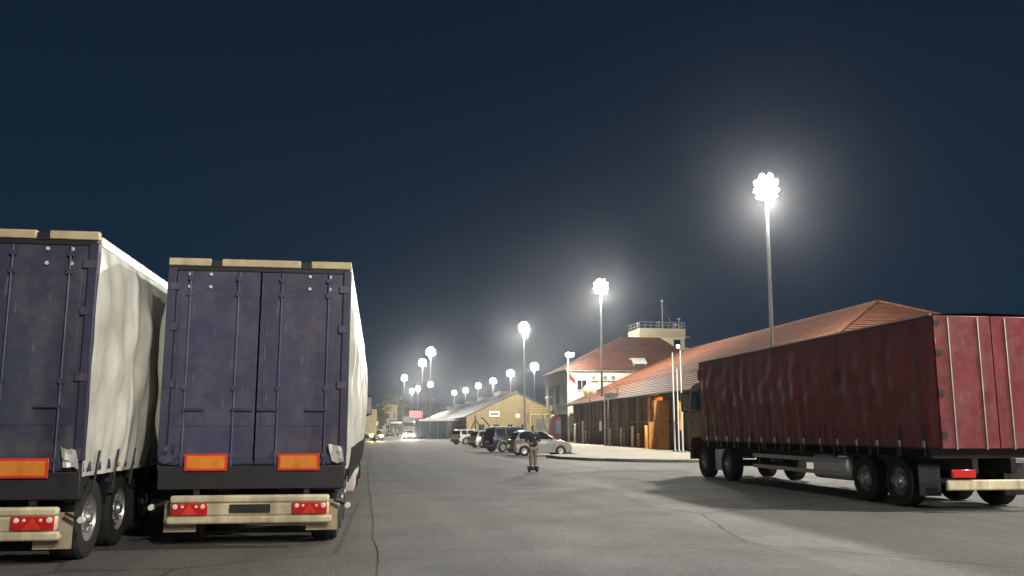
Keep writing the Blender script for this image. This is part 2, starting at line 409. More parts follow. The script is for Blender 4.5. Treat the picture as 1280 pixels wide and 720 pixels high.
labA = ['tall floodlight mast standing in the open yard south of both trailers', 'tall floodlight mast standing on the apron behind the red lorry tail', 'tall floodlight mast standing on the apron beside the red lorry',
        'tall floodlight mast rising from the pavement beyond the red lorry box',
        'tall floodlight mast beside the metal sign frame at the plank warehouse', 'tall floodlight mast behind the parked dark blue SUV']
for (x, y), lb in zip(rowA, labA):
    mast('floodlight_mast', (x, y, PV if y > 41 else 0), lb, 'floodlight masts', power=MASTP*(1.2 if y == -15 else 1))
for px, py in ((668, 458), (638, 467), (617, 477), (598, 483), (582, 489), (568, 492)):
    Y = 14.3*1100/(537-py); p = P(px, py, Y)
    mast('floodlight_mast', (p.x, Y, 0), 'distant floodlight mast in the row beyond the ochre shed roof', 'floodlight masts beyond the shed', power=MASTP*.42, hs=1.4)  # heads drawn oversized to imitate the glare of distant lamps
for px, py, lb in ((538, 441, 'floodlight mast beside the blue tarpaulin canopy, taller looking of the pair there'), (528, 455, 'floodlight mast just behind the red lit sign, above the white box truck'),
                   (505, 474, 'floodlight mast standing over the white box truck'), (538, 482, 'far floodlight mast behind the blue tarpaulin canopy'),
                   (522, 487, 'far floodlight mast low above the red lit sign'), (515, 490, 'farthest floodlight mast behind the red lit sign')):
    Y = 14.3*1100/(537-py); p = P(px, py, Y)
    mast('floodlight_mast', (p.x, Y, 0), lb, 'floodlight masts along the road', power=MASTP*.45, hs=1.3)  # oversized heads stand in for lamp glare here too

# lower street lamp by the warehouse corner
p = P(711, 554, 99); lampx = p.x
t = thing('street_lamp', 'white street lamp with one bright head at the warehouse far corner', 'lamp post', (lampx, 99, PV))
HL = P(715, 443, 99).z-PV
MB().lathe([(0, .1), (.2, .1), (.22, 0)], (0, 0, 0), n=12).build('base', m_steel, t)
MB().tube((0, 0, .02), (0, 0, HL-.3), .13, .09, 10).build('pole', m_whitep, t)
MB().path([(0, 0, HL-.35), (.0, 0, HL-.1), (.35, -.1, HL-.02)], .045).build('arm', m_whitep, t)
for k, az in enumerate((R(-60), R(-130), R(10))): floodlight(t, (.2+.3*math.cos(az), .3*math.sin(az), HL-.05), az, R(35), r=.30)
lamp_light(t, HL+.15, 3400, (1, .92, .76), .3)
l_ = bpy.data.lights.new('roof_flood', 'SPOT'); l_.energy = 9500; l_.color = (1, .58, .26); l_.spot_size = R(54); l_.spot_blend = .3; l_.shadow_soft_size = .2
o = bpy.data.objects.new('roof_flood', l_); col.objects.link(o); o.parent = t; o.location = (.35, -.5, HL+.1)
o.rotation_euler = Vector((7.0, -6.0, -3.4)).to_track_quat('-Z', 'Y').to_euler()

# ------------------------------------------------------------------ wheels and vehicles
_wheel_cache = {}
def wheel(parent, x, y, r, wd, side, rimm, dual=False, kind='truck'):
    key = (r, wd, side, rimm.name, kind)
    if key not in _wheel_cache:
        s = side
        b = MB(); hw = wd/2
        prof = [(r*.58, -hw*.9), (r*.80, -hw), (r*.95, -hw*.92), (r, -hw*.7), (r*.985, -hw*.3), (r, 0), (r*.985, hw*.3), (r, hw*.7), (r*.95, hw*.92), (r*.80, hw), (r*.58, hw*.9)]
        b.lathe(prof, (0, 0, 0), 'X', 28); o1 = b.build('wheel', m_rub, None)
        c = MB()
        if kind == 'truck':
            c.lathe([(r*.60, s*hw*.88), (r*.56, s*hw*.55), (r*.40, s*hw*.25), (r*.30, s*hw*.75), (r*.16, s*hw*.85), (r*.14, s*hw*1.05), (0, s*hw*1.08)], (0, 0, 0), 'X', 24)
            for k in range(8):
                a = k*math.pi/4; c.tube((s*hw*.6, r*.35*math.cos(a), r*.35*math.sin(a)), (s*hw*.9, r*.35*math.cos(a), r*.35*math.sin(a)), .02, n=6)
        else:
            c.lathe([(r*.62, s*hw*.95), (r*.57, s*hw*.8), (r*.55, s*hw*.3), (r*.2, s*hw*.25)], (0, 0, 0), 'X', 24)
            c.lathe([(r*.16, s*hw*.6), (r*.14, s*hw*.85), (0, s*hw*.88)], (0, 0, 0), 'X', 14)
            for k in range(5):
                a = 2*math.pi*k/5+.2; ca, sa = math.cos(a), math.sin(a)
                c.add([(s*hw*.72, r*(.1*ca-.09*sa), r*(.1*sa+.09*ca)), (s*hw*.72, r*(.1*ca+.09*sa), r*(.1*sa-.09*ca)), (s*hw*.86, r*(.58*ca+.07*sa), r*(.58*sa-.07*ca)), (s*hw*.86, r*(.58*ca-.07*sa), r*(.58*sa+.07*ca))], [(0, 1, 2, 3)])
        o2 = c.build('rim', rimm, None)
        _wheel_cache[key] = (o1.data, o2.data)
        bpy.data.objects.remove(o1); bpy.data.objects.remove(o2)
    d1, d2 = _wheel_cache[key]
    o = bpy.data.objects.new('wheel', d1); col.objects.link(o); o.parent = parent; o.location = (x, y, r-.004); o.rotation_euler = (random.uniform(0, 6), 0, 0)
    q = bpy.data.objects.new('rim', d2); col.objects.link(q); q.parent = o
    return o

def curtain(parent, xs, side, L, z0, z1, m, bulge=.10, seed=0, name='curtain', crease=.03, fold=1.):
    rnd = random.Random(seed); nx, nz = 160, 40; vs = []; fs = []
    ph = [rnd.uniform(0, 6) for _ in range(8)]
    for i in range(nx+1):
        y = L*i/nx
        for k in range(nz+1):
            t = k/nz; z = z0+(z1-z0)*t
            env = math.sin(math.pi*min(1, max(0, t)))**.7
            ey = min(1, y/.25, (L-y)/.25)
            h = bulge*env*(.75+.25*math.sin(y*1.1+ph[0]))
            h += fold*env*.028*math.sin(y*9.5+ph[1]+1.5*math.sin(t*5+ph[2]))*(.4+.6*math.sin(y*.9+ph[3])**2)
            h += fold*env*.02*math.sin(y*4.1+t*7+ph[4])
            h += fold*(1-t)**3*.03*math.sin(y*16+ph[5]) + env*.015*math.sin(t*23+y*3+ph[6])*math.sin(y*2.3+ph[7])
            cr = abs(((y*2.2+.8*math.sin(t*6+ph[1])+ph[2]) % 2)-1)+abs(((t*5.3-y*.9+ph[3]) % 2)-1)*.7
            h += env*crease*(cr-.8)
            vs.append((xs+side*max(-.01, h*max(.08, ey)), y, z))
    for i in range(nx):
        for k in range(nz):
            a = i*(nz+1)+k; fs.append((a, a+nz+1, a+nz+2, a+1))
    return MB().add(vs, fs).build(name, m, parent, fix=False, ang=60)

def semi_trailer(name, label, loc, paintm, curt, seed):
    t = thing(name, label, 'trailer', loc, group=None)
    W, H, L, F = 2.55, 4.0, 13.6, 1.12; hw = W/2
    ch = MB()
    for s in (-1, 1): ch.bx(s*.42-.07, s*.42+.07, .15, L-.1, .68, F-.12)
    for k in range(14): ch.bx(-hw+.04, hw-.04, .3+k*.99, .42+k*.99, F-.22, F-.03)
    ch.bx(-hw+.02, hw-.02, -.02, .16, F-.34, F-.02); ch.bx(-hw+.1, hw-.1, .06, .16, .72, F-.40)
    ch.build('chassis', m_black, t, bevel=.01)
    for s in (-1, 1):
        MB().bx(s*(hw-.08), s*hw, .02, L, F-.03, F+.10).build('side_rail', m_navy2, t, bevel=.01)
        MB().bx(s*(hw-.11), s*(hw+.004), -.03, .09, F+.10, H-.13).build('corner_post', m_navy2, t, bevel=.012)
        MB().bx(s*(hw-.06), s*hw, .1, L, H-.16, H-.03).build('roof_rail', m_steel, t, bevel=.01)
    MB().bx(-hw+.05, hw-.05, .05, L, F+.001, F+.03).build('floor', m_wood, t)
    r = MB(); n = 10
    vs = []; fs = []
    for y in (.02, L):
        for k in range(n+1):
            x = -hw+.02+(W-.04)*k/n; vs.append((x, y, H-.035+.03*(1-(2*k/n-1)**2)))
    fs = [(k, k+1, n+2+k, n+1+k) for k in range(n)]
    r.add(vs, fs).build('roof', m_white_tarp, t, fix=False)
    # beige top rail in pieces with hinge blocks between
    for x0, x1 in ((-hw, -.70), (-.55, .55), (.70, hw)):
        MB().bx(x0, x1, -.045, .05, H-.10, H+.005).build('top_rail', m_beige, t, bevel=.012)
    for x in (-.625, .625): MB().bx(x-.07, x+.07, -.03, .05, H-.11, H-.02).build('hinge_block', m_black, t)
    MB().bx(-hw+.02, hw-.02, -.015, .06, H-.165, H-.102).build('door_header', m_black, t)
    for s in (-1, 1):
        d = MB(); x0, x1 = sorted((s*.012, s*(hw-.115)))
        # flat leaf with shallow pressed panels
        d.bx(x0, x1, 0, .04, F-.01, H-.17)
        d.bx(x0+.06, x1-.06, -.010, .002, F+.52, H-.45)
        dr = d.build('rear_door', paintm, t, bevel=.008)
        MB().bx(x1 if s > 0 else x0-.02, x1+.02 if s > 0 else x0, -.02, .03, F, H-.17).build('door_seal', m_rub, dr)
        MB().bx(x0+.01, x1-.01, -.016, .01, F+.01, F+.10).build('kick_plate', m_navy2, dr)
        for xr in (s*.30, s*.96):
            MB().tube((xr, -.035, F-.03), (xr, -.035, H-.18), .014, n=8).build('lock_rod', paintm, dr)
            for z in (F+.12, F+1.05, H-.5, H-.28): MB().bx(xr-.035, xr+.035, -.05, -.008, z-.03, z+.03).build('rod_bracket', paintm, dr)
            MB().box((xr-s*.12, -.05, F+.75), (.30, .02, .035)).build('lock_handle', m_navy2, dr)
        for xb in (s*(hw-.30), s*(hw-.585)):
            for zb in (H-.22, H-.40):
                MB().tube((xb, -.034, zb), (xb, -.004, zb), .024, .020, n=10).build('bolt', m_whitep, dr)
        for z in (F+.2, F+1.1, F+1.9, H-.4): MB().bx(s*(hw-.16), s*(hw-.03), -.045, -.01, z-.05, z+.05).build('hinge', paintm, dr)
        pl = MB().bx(s*.34, s*.91, -.062, -.052, 1.03+.0, 1.26).build('marker_plate', m_redrefl, t, bevel=.004)
        MB().bx(s*.375, s*.875, -.066, -.061, 1.06, 1.23).build('plate_field', m_orange, pl)
    for s in (-1, 1): curtain(t, s*(hw-.01), s, L, F-.08, H-.13, curt, .13, seed+s)
    if True:
        st = [.35+k*.82 for k in range(16)]
        for s in (-1, 1):
            for y in st:
                MB().path([(s*(hw+.02), y, F-.28), (s*(hw+.055), y, F+.02), (s*(hw+.075), y, F+.22)], .016, 5).build('strap', m_black, t)
    # crumpled curtain corner folded round the post
    for s in (-1, 1):
        vs = []; fs = []; rnd = random.Random(3+seed)
        for i in range(5):
            for k in range(5):
                vs.append((s*(hw-.20+.045*i-.012*k), -.055-.045*rnd.random(), F+.02+.062*k*(1-.05*i)+rnd.uniform(-.02, .02)))
        fs = [(i*5+k, i*5+k+1, i*5+k+6, i*5+k+5) for i in range(4) for k in range(4)]
        MB().add(vs, fs).build('curtain_flap', m_white_tarp if s == 1 else m_navy2, t, fix=False, ang=25)
    MB().bx(-hw, hw, L, L+.08, F-.05, H).build('front_bulkhead', m_navy2, t, bevel=.02)
    # bumper
    pr = [(-1.06, .40), (-1.10, .33), (1.10, .33), (1.06, .40)]
    bm_ = MB().bx(-1.10, 1.10, -.10, .02, .32, .425); bm_.bx(-1.06, 1.06, -.08, .02, .425, .60); bm_.bx(-1.06, 1.06, -.10, .02, .60, .70)
    bu = bm_.build('bumper', m_cream, t, bevel=.03)
    for s in (-1, 1):
        la = MB().bx(s*.56, s*1.035, -.118, -.075, .44, .595).build('tail_lamp', m_redlens, bu, bevel=.015)
        MB().prism([(s*.80-.10, .452), (s*.80+.10, .452), (s*.80, .585)], -.128, -.117, 'Y').build('triangle_reflector', m_redrefl, la)
        for x, rr in ((.625, .032), (.71, .02), (.89, .02), (.985, .036)):
            MB().lathe([(rr, -.116), (rr*.8, -.128), (0, -.131)], (s*x, 0, .555), 'Y', 14).build('lamp_lens', m_clear, la)
        MB().bx(s*.70, s*.78, .02, .10, .45, .80).build('bumper_bracket', m_black, bu)
        MB().bx(s*.74, s*1.17, .12, .135, .20, .62).build('mudflap', m_flap, t)
        arm = MB().path([(s*1.12, .0, .62), (s*1.22, -.03, .58), (s*1.30, -.03, .55)], .022).build('lamp_arm', m_rub, t)
        MB().lathe([(.0, -.045), (.035, -.045), (.045, -.01), (.045, .02), (0, .02)], (s*1.31, -.03, .545), 'Y', 14).build('marker_lamp', m_clear, arm)
    MB().bx(-.27, .27, -.112, -.103, .47, .58).build('number_plate_holder', m_black, bu)
    for y in (.82, 2.13, 3.44):
        MB().tube((-1.0, y, .5), (1.0, y, .5), .07, n=10).build('axle', m_black, t)
        for s in (-1, 1):
            wheel(t, s*.97, y, .50, .385, s, m_steel)
            a = MB(); pts = [(math.cos(R(k))*.57, math.sin(R(k))*.57) for k in range(25, 156, 13)]
            vs = []; 
            for x in (s*.76, s*1.2):
                for u, v in pts: vs.append((x, y+u, .5+v))
            n = len(pts); a.add(vs, [(k, k+1, n+k+1, n+k) for k in range(n-1)]).build('mudguard', m_black, t, fix=False)
    for s in (-1, 1):
        MB().bx(s*.95, s*1.05, 10.8, 10.92, .02, .95).bx(s*.88, s*1.12, 10.72, 11.0, 0, .03).build('landing_leg', m_steel, t)
        for z in (.50, .78): MB().bx(s*(hw-.07), s*(hw-.03), 7.2, 10.5, z, z+.12).build('side_guard', m_steel, t, bevel=.01)
        for y in (7.4, 8.9, 10.3): MB().bx(s*(hw-.12), s*(hw-.07), y, y+.08, .45, .95).build('guard_post', m_steel, t)
        sb = MB().bx(s*.78, s*(hw+.0), 4.75, 6.6, .42, 1.0).build('stowage_box', m_box, t, bevel=.02)
        MB().bx(s*(hw+.001), s*(hw+.02), 5.5, 5.7, .82, .9).build('latch', m_black, sb)
        for y in (1.48, 4.4, 7.0, 10.0, 13.0): MB().bx(s*(hw-.0), s*(hw+.015), y-.05, y+.05, F-.0, F+.05).build('side_marker', m_amber, t)
    return t

def cab(t, y0, y1, W, zb, zt, m, box_wheels=True, deflector=True):
    """cab-over cab between y0 (back) and y1 (front)"""
    hw = W/2
    prof = [(y0, zb), (y0, zt-.05), (y0+.15, zt), (y1-.55, zt-.02), (y1-.30, zt-.12), (y1-.06, zb+1.05), (y1, zb+.95), (y1, zb-.05), (y1-.12, zb-.25), (y1-.18, zb-.25)]
    cut = [(y1-.20, zb-.2), (y1-.32, zb+.12), (y1-.62, zb+.26), (y1-1.0, zb+.26), (y1-1.30, zb+.12), (y1-1.42, zb)]
    prof2 = prof+cut if y0 < y1-1.5 else prof+[(y1-.2, zb-.2), (y1-.3, zb+.1), (y0+.02, zb+.16)]
    b = MB(); n = len(prof2); lay = []
    for x, k in ((-hw, .06), (-hw+.07, 0), (hw-.07, 0), (hw, .06)):
        cy = (y0+y1)/2; cz = (zb+zt)/2
        lay.append([(x*(1-.03*max(0, (z-zb-1)/(zt-zb))), y+(cy-y)*k*.4, z+(cz-z)*k*.3) for y, z in prof2])
    b.v = [p for l_ in lay for p in l_]
    for q in range(3): b.f += [(q*n+i, q*n+(i+1) % n, (q+1)*n+(i+1) % n, (q+1)*n+i) for i in range(n)]
    b.f += [tuple(range(n-1, -1, -1)), tuple(range(3*n, 4*n))]
    o = b.build('cab', m, t, bevel=.02)
    za, zc = zb+1.08, zt-.30
    for s in (-1, 1):
        xg = s*(hw*.985+.012)
        d = MB().prism([(y1-1.15 if y0 < y1-1.5 else y0+.2, za), (y1-.22, za), (y1-.40, zc), (y1-1.10 if y0 < y1-1.5 else y0+.22, zc)], xg-.012, xg+.012, 'X').build('door_window', m_glass, o)
        for (ya, yb, z0, z1) in ((y1-.25, y1-.20, za-.02, za+.02),): pass
        fr = MB().path([(xg+s*.012, y1-.24, za), (xg+s*.012, y1-.42, zc), (xg+s*.012, max(y0+.2, y1-1.12), zc)], .012, 5).build('window_trim', m_chrome, o)
        ar = MB().path([(s*(hw-.02), y1-.12, zb+1.7), (s*(hw+.16), y1-.08, zb+1.72), (s*(hw+.16), y1-.08, zb+1.0), (s*(hw-.02), y1-.12, zb+1.0)], .02, 6).build('mirror_arm', m_black, o)
        MB().bx(s*(hw+.05), s*(hw+.27), y1-.15, y1-.03, zb+1.02, zb+1.70).build('mirror', m_black, ar, bevel=.03)
        MB().bx(s*(hw+.07), s*(hw+.25), y1-.155, y1-.150, zb+1.06, zb+1.62).build('mirror_glass', m_chrome, ar)
        for k in range(3): MB().bx(s*(hw-.25), s*(hw-.02), y1-.16-.0*k, y1-.02, zb-.62+k*.26, zb-.56+k*.26).build('step', m_black, o)
        MB().bx(s*(hw-.50), s*(hw-.06), y1-.03, y1+.025, zb-.42, zb-.20).build('headlamp', m_clear, o, bevel=.02)
        MB().bx(s*(hw-.06), s*(hw+.012), y1-.34, y1-.22, zb+.62, zb+.68).build('door_handle', m_black, o)
    MB().prism([(y1-.05, za), (y1-.03, za), (y1-.27, zt-.2), (y1-.29, zt-.2)], -hw+.14, hw-.14, 'X').build('windscreen', m_glass, o)
    MB().bx(-hw+.02, hw-.02, y1-.25, y1+.02, zb-.62, zb-.22).build('bumper', m_black, o, bevel=.05)
    for k in range(4): MB().bx(-.75, .75, y1-.01, y1+.012, zb+.05+k*.2, zb+.17+k*.2).build('grille_slat', m_black, o)
    return o

TX = -1.70
semi_trailer('curtainside_trailer', 'dark navy curtainside semi-trailer with beige top rail and cream bumper parked behind its tractor', (TX, 12.9, 0), m_navy, m_white_tarp, 5)
semi_trailer('curtainside_trailer', 'slate blue curtainside semi-trailer standing alone on landing legs beside the navy one', (-4.72, 11.3, 0), m_green, m_white_tarp, 21)

t = thing('truck_tractor', 'dark blue truck tractor coupled in front of the navy trailer', 'truck', (TX, 24.5, 0))
ch = MB()
for s in (-1, 1): ch.bx(s*.40-.05, s*.40+.05, 0, 6.2, .62, .88)
ch.bx(-.55, .55, 1.0, 2.0, .88, 1.02); ch.build('chassis', m_black, t)
cab(t, 4.2, 6.4, 2.46, 1.05, 3.75, m_bluecab)
for y, d in ((1.3, 1), (5.1, 0)):
    for s in (-1, 1): wheel(t, s*1.02, y, .51, .36, s, m_steel)
for s in (-1, 1): MB().tube((s*.85, 2.4, .62), (s*.85, 3.9, .62), .31, n=16).build('fuel_tank', m_alu, t)

# red lorry on the right
RX0 = P(875, 500, 29.0).x; RXc = RX0+1.27
t = thing('box_lorry', 'dark red tarpaulin lorry with red cab parked on the apron by the flagpoles', 'truck', (RXc, 16.0, 0))
L0, L1, zf, zt = 0., 13.05, 1.36, 3.86
ch = MB()
for s in (-1, 1): ch.bx(s*.42-.06, s*.42+.06, .2, 14.2, .72, 1.02)
for k in range(12): ch.bx(-1.2, 1.2, .4+k*1.1, .52+k*1.1, 1.02, 1.2)
ch.build('chassis', m_black, t)
bd = MB().bx(-1.25, 1.25, .04, 13.0, 1.2, 1.36).build('bed', m_black, t)
MB().bx(-1.265, 1.265, 12.98, 13.05, 1.22, zt).build('front_bulkhead', m_redcab, t, bevel=.02)
for s in (-1, 1):
    curtain(t, s*1.262, s, 12.95, 1.24, zt-.03, m_red_tarp, .03, 40+s, crease=.006, fold=.35)
    for k in range(15):
        st_ = MB().box((s*1.292, .5+k*.85, 1.36), (.008, .05, .62), ry=s*.03).build('strap', m_black, t)
        MB().box((s*1.302, .5+k*.85, 1.30), (.02, .075, .13)).build('buckle', m_steel, st_)
    for yg in (4.2, 8.5): MB().bx(s*1.15, s*1.218, yg, yg+.08, .5, 1.2).build('guard_post', m_black, t)
    for z in (.5, .8): MB().bx(s*1.22, s*1.25, 3.9, 8.9, z, z+.1).build('side_guard', m_steel, t)
vs = []; n = 10
for y in [k*13.05/24 for k in range(25)]:
    for k in range(n+1):
        x = -1.28+2.56*k/n; vs.append((x, y, zt+.05*(1-(2*k/n-1)**2)+(.02*math.sin(y*4.2) if 0 < k < n else .012*math.sin(y*7))))
MB().add(vs, [(i*(n+1)+k, i*(n+1)+k+1, (i+1)*(n+1)+k+1, (i+1)*(n+1)+k) for i in range(24) for k in range(n)]).build('roof', m_red_tarp, t, fix=False)
for s in (-1, 1):
    d = MB().bx(*(sorted((s*.01, s*1.25))), -.03, .03, 1.22, zt-.02).build('rear_door', m_redcab, t, bevel=.01)
    for x in (s*.3, s*.95): MB().tube((x, -.05, 1.2), (x, -.05, zt-.05), .016, n=8).build('lock_rod', m_steel, d)
    for z in (1.5, 2.3, 3.1, 3.7): MB().bx(s*1.14, s*1.26, -.06, -.03, z-.05, z+.05).build('hinge', m_black, d)
    MB().bx(s*.6, s*1.1, -.06, .02, .66, .82).build('tail_lamp', m_redlens, t, bevel=.02)
    MB().bx(s*.72, s*1.2, .9, .92, .25, .9).build('mudflap', m_black, t)
MB().bx(-1.2, 1.2, -.03, .06, .42, .62).build('bumper', m_cream, t, bevel=.03)
cab(t, 13.12, 14.42, 2.40, 1.18, 3.18, m_redcab)
for y in (1.6, 2.95, 10.95, 12.98):
    for s in (-1, 1): wheel(t, s*1.04, y, .51, .36, s, m_steel)
    MB().tube((-.95, y, .51), (.95, y, .51), .07, n=8).build('axle', m_black, t)
for s in (-1, 1):
    tk = MB(); 
    for k in range(4): tk.tube((s*1.0, 11.55+k*.22, .28), (s*1.0, 11.55+k*.22, .95), .10, n=12)
    tk.build('air_tank', m_alu, t)
    MB().bx(s*.75, s*1.22, 3.6, 5.4, .4, 1.0).build('fuel_tank', m_alu, t, bevel=.12)
    MB().bx(s*1.22, s*1.29, 13.05, 13.15, 3.25, 3.6).build('marker_lamp', m_redlens, t, bevel=.02)

for s in (-1, 1): MB().tube((s*1.27, .02, zt), (s*1.27, 13.0, zt), .022, n=6).build('roof_rail', m_alu, t)  # pale tubes added to imitate the gleam along the tarpaulin's top edges
MB().tube((-1.27, 13.03, zt+.01), (1.27, 13.03, zt+.01), .022, n=6).build('front_rail', m_alu, t)
# ------------------------------------------------------------------ cars
def arch(yc, r, zb, n=9):
    z0 = zb; a0 = math.asin(max(-1, min(1, (z0-r*.92)/(r*1.16))))
    rr = r*1.16
    return [(yc+rr*math.cos(a), r*.92+rr*math.sin(a)) for a in [a0+(math.pi-2*a0)*k/n for k in range(n+1)]]
def car(name, label, loc, rz, m, L=3.9, W=1.68, H=1.5, kind='hatch', lit=None, group=None, cladding=False, rear_lit=False):
    t = thing(name, label, 'car', loc, rz, group)
    suv = kind == 'suv'; r = .36 if suv else .30
    zb = .30 if suv else .20; belt = 1.08*H/1.72 + .02 if suv else .93*H/1.5
    yr, yf = .80 if suv else .68, L-(.86 if suv else .78)
    hood = belt*.93; hl = 1.05 if not suv else 1.2
    up = [(0.10, zb+.02), (.015, zb+.15), (0, zb+.36), (.06, belt*.80), (.10 if kind != 'sedan' else .05, belt)]
    if kind == 'sedan': up += [(.75, belt+.01)]
    up += [(L-hl-.02, belt+.02), (L-hl*.55, hood), (L-.22, hood*.86), (L-.06, hood*.72), (L, zb+.30), (L-.02, zb+.12), (L-.12, zb+.01)]
    low = arch(yf, r, zb)+[((yf+yr)/2, zb-.01)]+arch(yr, r, zb)
    prof = up+low; n = len(prof); b = MB(); hw = W/2
    cy, cz = L/2, belt*.6
    lay = [(-hw, .035, .10), (-hw+.045, .012, .03), (-hw+.16, 0, 0), (hw-.16, 0, 0), (hw-.045, .012, .03), (hw, .035, .10)]
    for x, ky, kz in lay:
        pinch = lambda y: 1-.07*max(0, abs((y-cy)/(L/2))-.55)/.45
        for i, (y, z) in enumerate(prof):
            f = kz if i < len(up) else 0
            b.v.append((x*pinch(y), y+(cy-y)*ky*(1 if i < len(up) else 0), z+(cz-z)*f*(.5 if z > cz else .2)))
    for q in range(5): b.f += [(q*n+i, q*n+(i+1) % n, (q+1)*n+(i+1) % n, (q+1)*n+i) for i in range(n)]
    b.f += [tuple(range(n-1, -1, -1)), tuple(range(5*n, 6*n))]
    body = b.build('body', m, t, ang=50)
    # greenhouse
    if kind == 'sedan': cp = [(.62, belt-.02), (1.25, H-.06), (1.6, H), (L-2.0, H-.02), (L-hl+.02, belt-.02)]
    elif suv: cp = [(.10, belt-.02), (.30, H-.10), (.55, H), (L-2.3, H), (L-1.95, H-.05), (L-hl+.02, belt-.02)]
    else: cp = [(.10, belt-.02), (.42, H-.09), (.75, H), (L-2.0, H-.01), (L-1.75, H-.06), (L-hl+.02, belt-.02)]
    def wz(z): return hw*(.955-.20*max(0, (z-belt))/(H-belt))
    g = MB(); k = len(cp)
    for s in (-1, 1): g.v += [(s*wz(z), y, z) for y, z in cp]
    g.f = [(i, (i+1) % k, k+(i+1) % k, k+i) for i in range(k)]+[tuple(range(k-1, -1, -1)), tuple(range(k, 2*k))]
    cabn = g.build('roof', m, t, bevel=.045, ang=50)
    def cz_at(y):
        for (a, b2) in zip(cp[:-1], cp[1:]):
            if a[0] <= y <= b2[0]: return a[1]+(b2[1]-a[1])*(y-a[0])/(b2[0]-a[0]+1e-9)
        return belt
    ya, yb = cp[0][0]+(.28 if not suv else .22), cp[-1][0]-.16
    mid = (ya+yb)/2+.05
    cuts = [ya, mid-.04, mid+.04, yb] if not suv else [ya, ya+.75, ya+.82, mid+.35, mid+.43, yb]
    for s in (-1, 1):
        for c0, c1 in zip(cuts[0::2], cuts[1::2]):
            pts = []
            N = 6
            for i in range(N+1):
                y = c0+(c1-c0)*i/N; pts.append((y, belt+.045))
            for i in range(N, -1, -1):
                y = c0+(c1-c0)*i/N; pts.append((y, max(belt+.06, min(cz_at(y)-.075, H-.085))))
            vs = [(s*(wz(z)+.006), y, z) for y, z in pts]
            MB().add(vs, [tuple(range(len(vs)))]).build('side_window', m_glass, cabn, smooth=False)
        mr = MB().bx(s*(hw-.02), s*(hw+.15), yb-.18, yb-.06, belt+.04, belt+.17).build('mirror', m, t, bevel=.03)
        for yc in (yr, yf): wheel(t, s*(hw-.105), yc, r, .21, s, m_alu, kind='car')
        for yh in ((mid-.3), (mid+.72)): MB().bx(s*(hw-.02), s*(hw+.012), yh, yh+.16, belt*.84, belt*.84+.03).build('door_handle', m_black if suv else m, body)
        for ys_ in (mid, mid+1.0, ya+.05):
            MB().bx(s*(hw-.004), s*(hw+.003), ys_-.006, ys_+.006, zb+.14, belt-.06).build('door_gap', m_black, body)
        MB().bx(s*(hw-.06), s*(hw-.005), yr+r*1.3, yf-r*1.3, zb-.02, zb+.09).build('sill', m_clad if suv else m_black, body)
        # lamps
        MB().bx(s*(hw-.20), s*(hw-.02), .0, .12, belt*.70, belt*.98).build('tail_lamp', m_cartail, body, bevel=.03)
        hlm = lit or m_clear
        MB().box((s*(hw-.27), L-.13, hood*.76), (.36, .17, .19), rz=s*-.25).build('headlamp', hlm, body, bevel=.03)
        if cladding:
            for yc in (yr, yf):
                q = MB(); vs = []
                for x, rr in ((s*(hw-.05), r*1.13), (s*(hw+.025), r*1.13), (s*(hw+.025), r*1.42), (s*(hw-.05), r*1.42)):
                    vs += [(x, yc+rr*math.cos(a), r*.92+rr*math.sin(a)) for a in [math.pi*(-.06+1.12*j/14) for j in range(15)]]
                q.add(vs, [(c*15+j, c*15+j+1, ((c+1) % 4)*15+j+1, ((c+1) % 4)*15+j) for c in range(4) for j in range(14)]).build('wheel_arch', m_clad, body)
            MB().path([(s*(hw-.22), .6, H+.03), (s*(hw-.22), L-2.2, H+.03)], .022, 6).bx(s*(hw-.24), s*(hw-.2), .62, .70, H-.03, H+.03).bx(s*(hw-.24), s*(hw-.2), L-2.35, L-2.27, H-.03, H+.03).build('roof_rail', m_chrome, cabn)
    # windscreens
    def screen(nm, a, b2, inset=.06):
        (y0, z0), (y1, z1) = a, b2; d = Vector((y1-y0, z1-z0)); ln = d.length; d /= ln; nrm = Vector((-d.y, d.x))
        if nrm.y < 0: nrm = -nrm
        o0 = Vector((y0, z0))+d*(inset+.02)+nrm*.008; o1 = Vector((y1, z1))-d*inset+nrm*.008
        vs = [(-wz(o0.y)+.09, o0.x, o0.y), (wz(o0.y)-.09, o0.x, o0.y), (wz(o1.y)-.07, o1.x, o1.y), (-wz(o1.y)+.07, o1.x, o1.y)]
        MB().add(vs, [(0, 1, 2, 3)]).build(nm, m_glass, cabn, smooth=False)
    screen('rear_window', cp[0], cp[1]); screen('windscreen', cp[-1], cp[-2])
    MB().bx(-.26, .26, -.012, .02, zb+.36, zb+.47).build('number_plate', m_whitep, body)
    MB().bx(-.26, .26, L-.02, L+.012, zb+.16, zb+.27).build('number_plate', m_whitep, body)
    MB().bx(-hw+.15, hw-.15, -.02, .06, zb+.05, zb+.22).build('bumper', m_clad if suv else m_black, body, bevel=.02)
    MB().bx(-hw+.3, hw-.3, L-.05, L+.006, zb+.30, zb+.42).build('grille', m_black, body)
    MB().bx(-hw+.08, hw-.08, .1, L-.1, zb-.04, zb+.06).build('underbody', m_black, t)
    MB().bx(-hw+.12, hw-.12, .4, L-.4, zb+.05, belt*.8).build('wheel_well', m_black, t)
    return t
def place_car(px_r, py_r, heading):
    """ground point under a given pixel"""
    g = G(px_r, py_r); return g
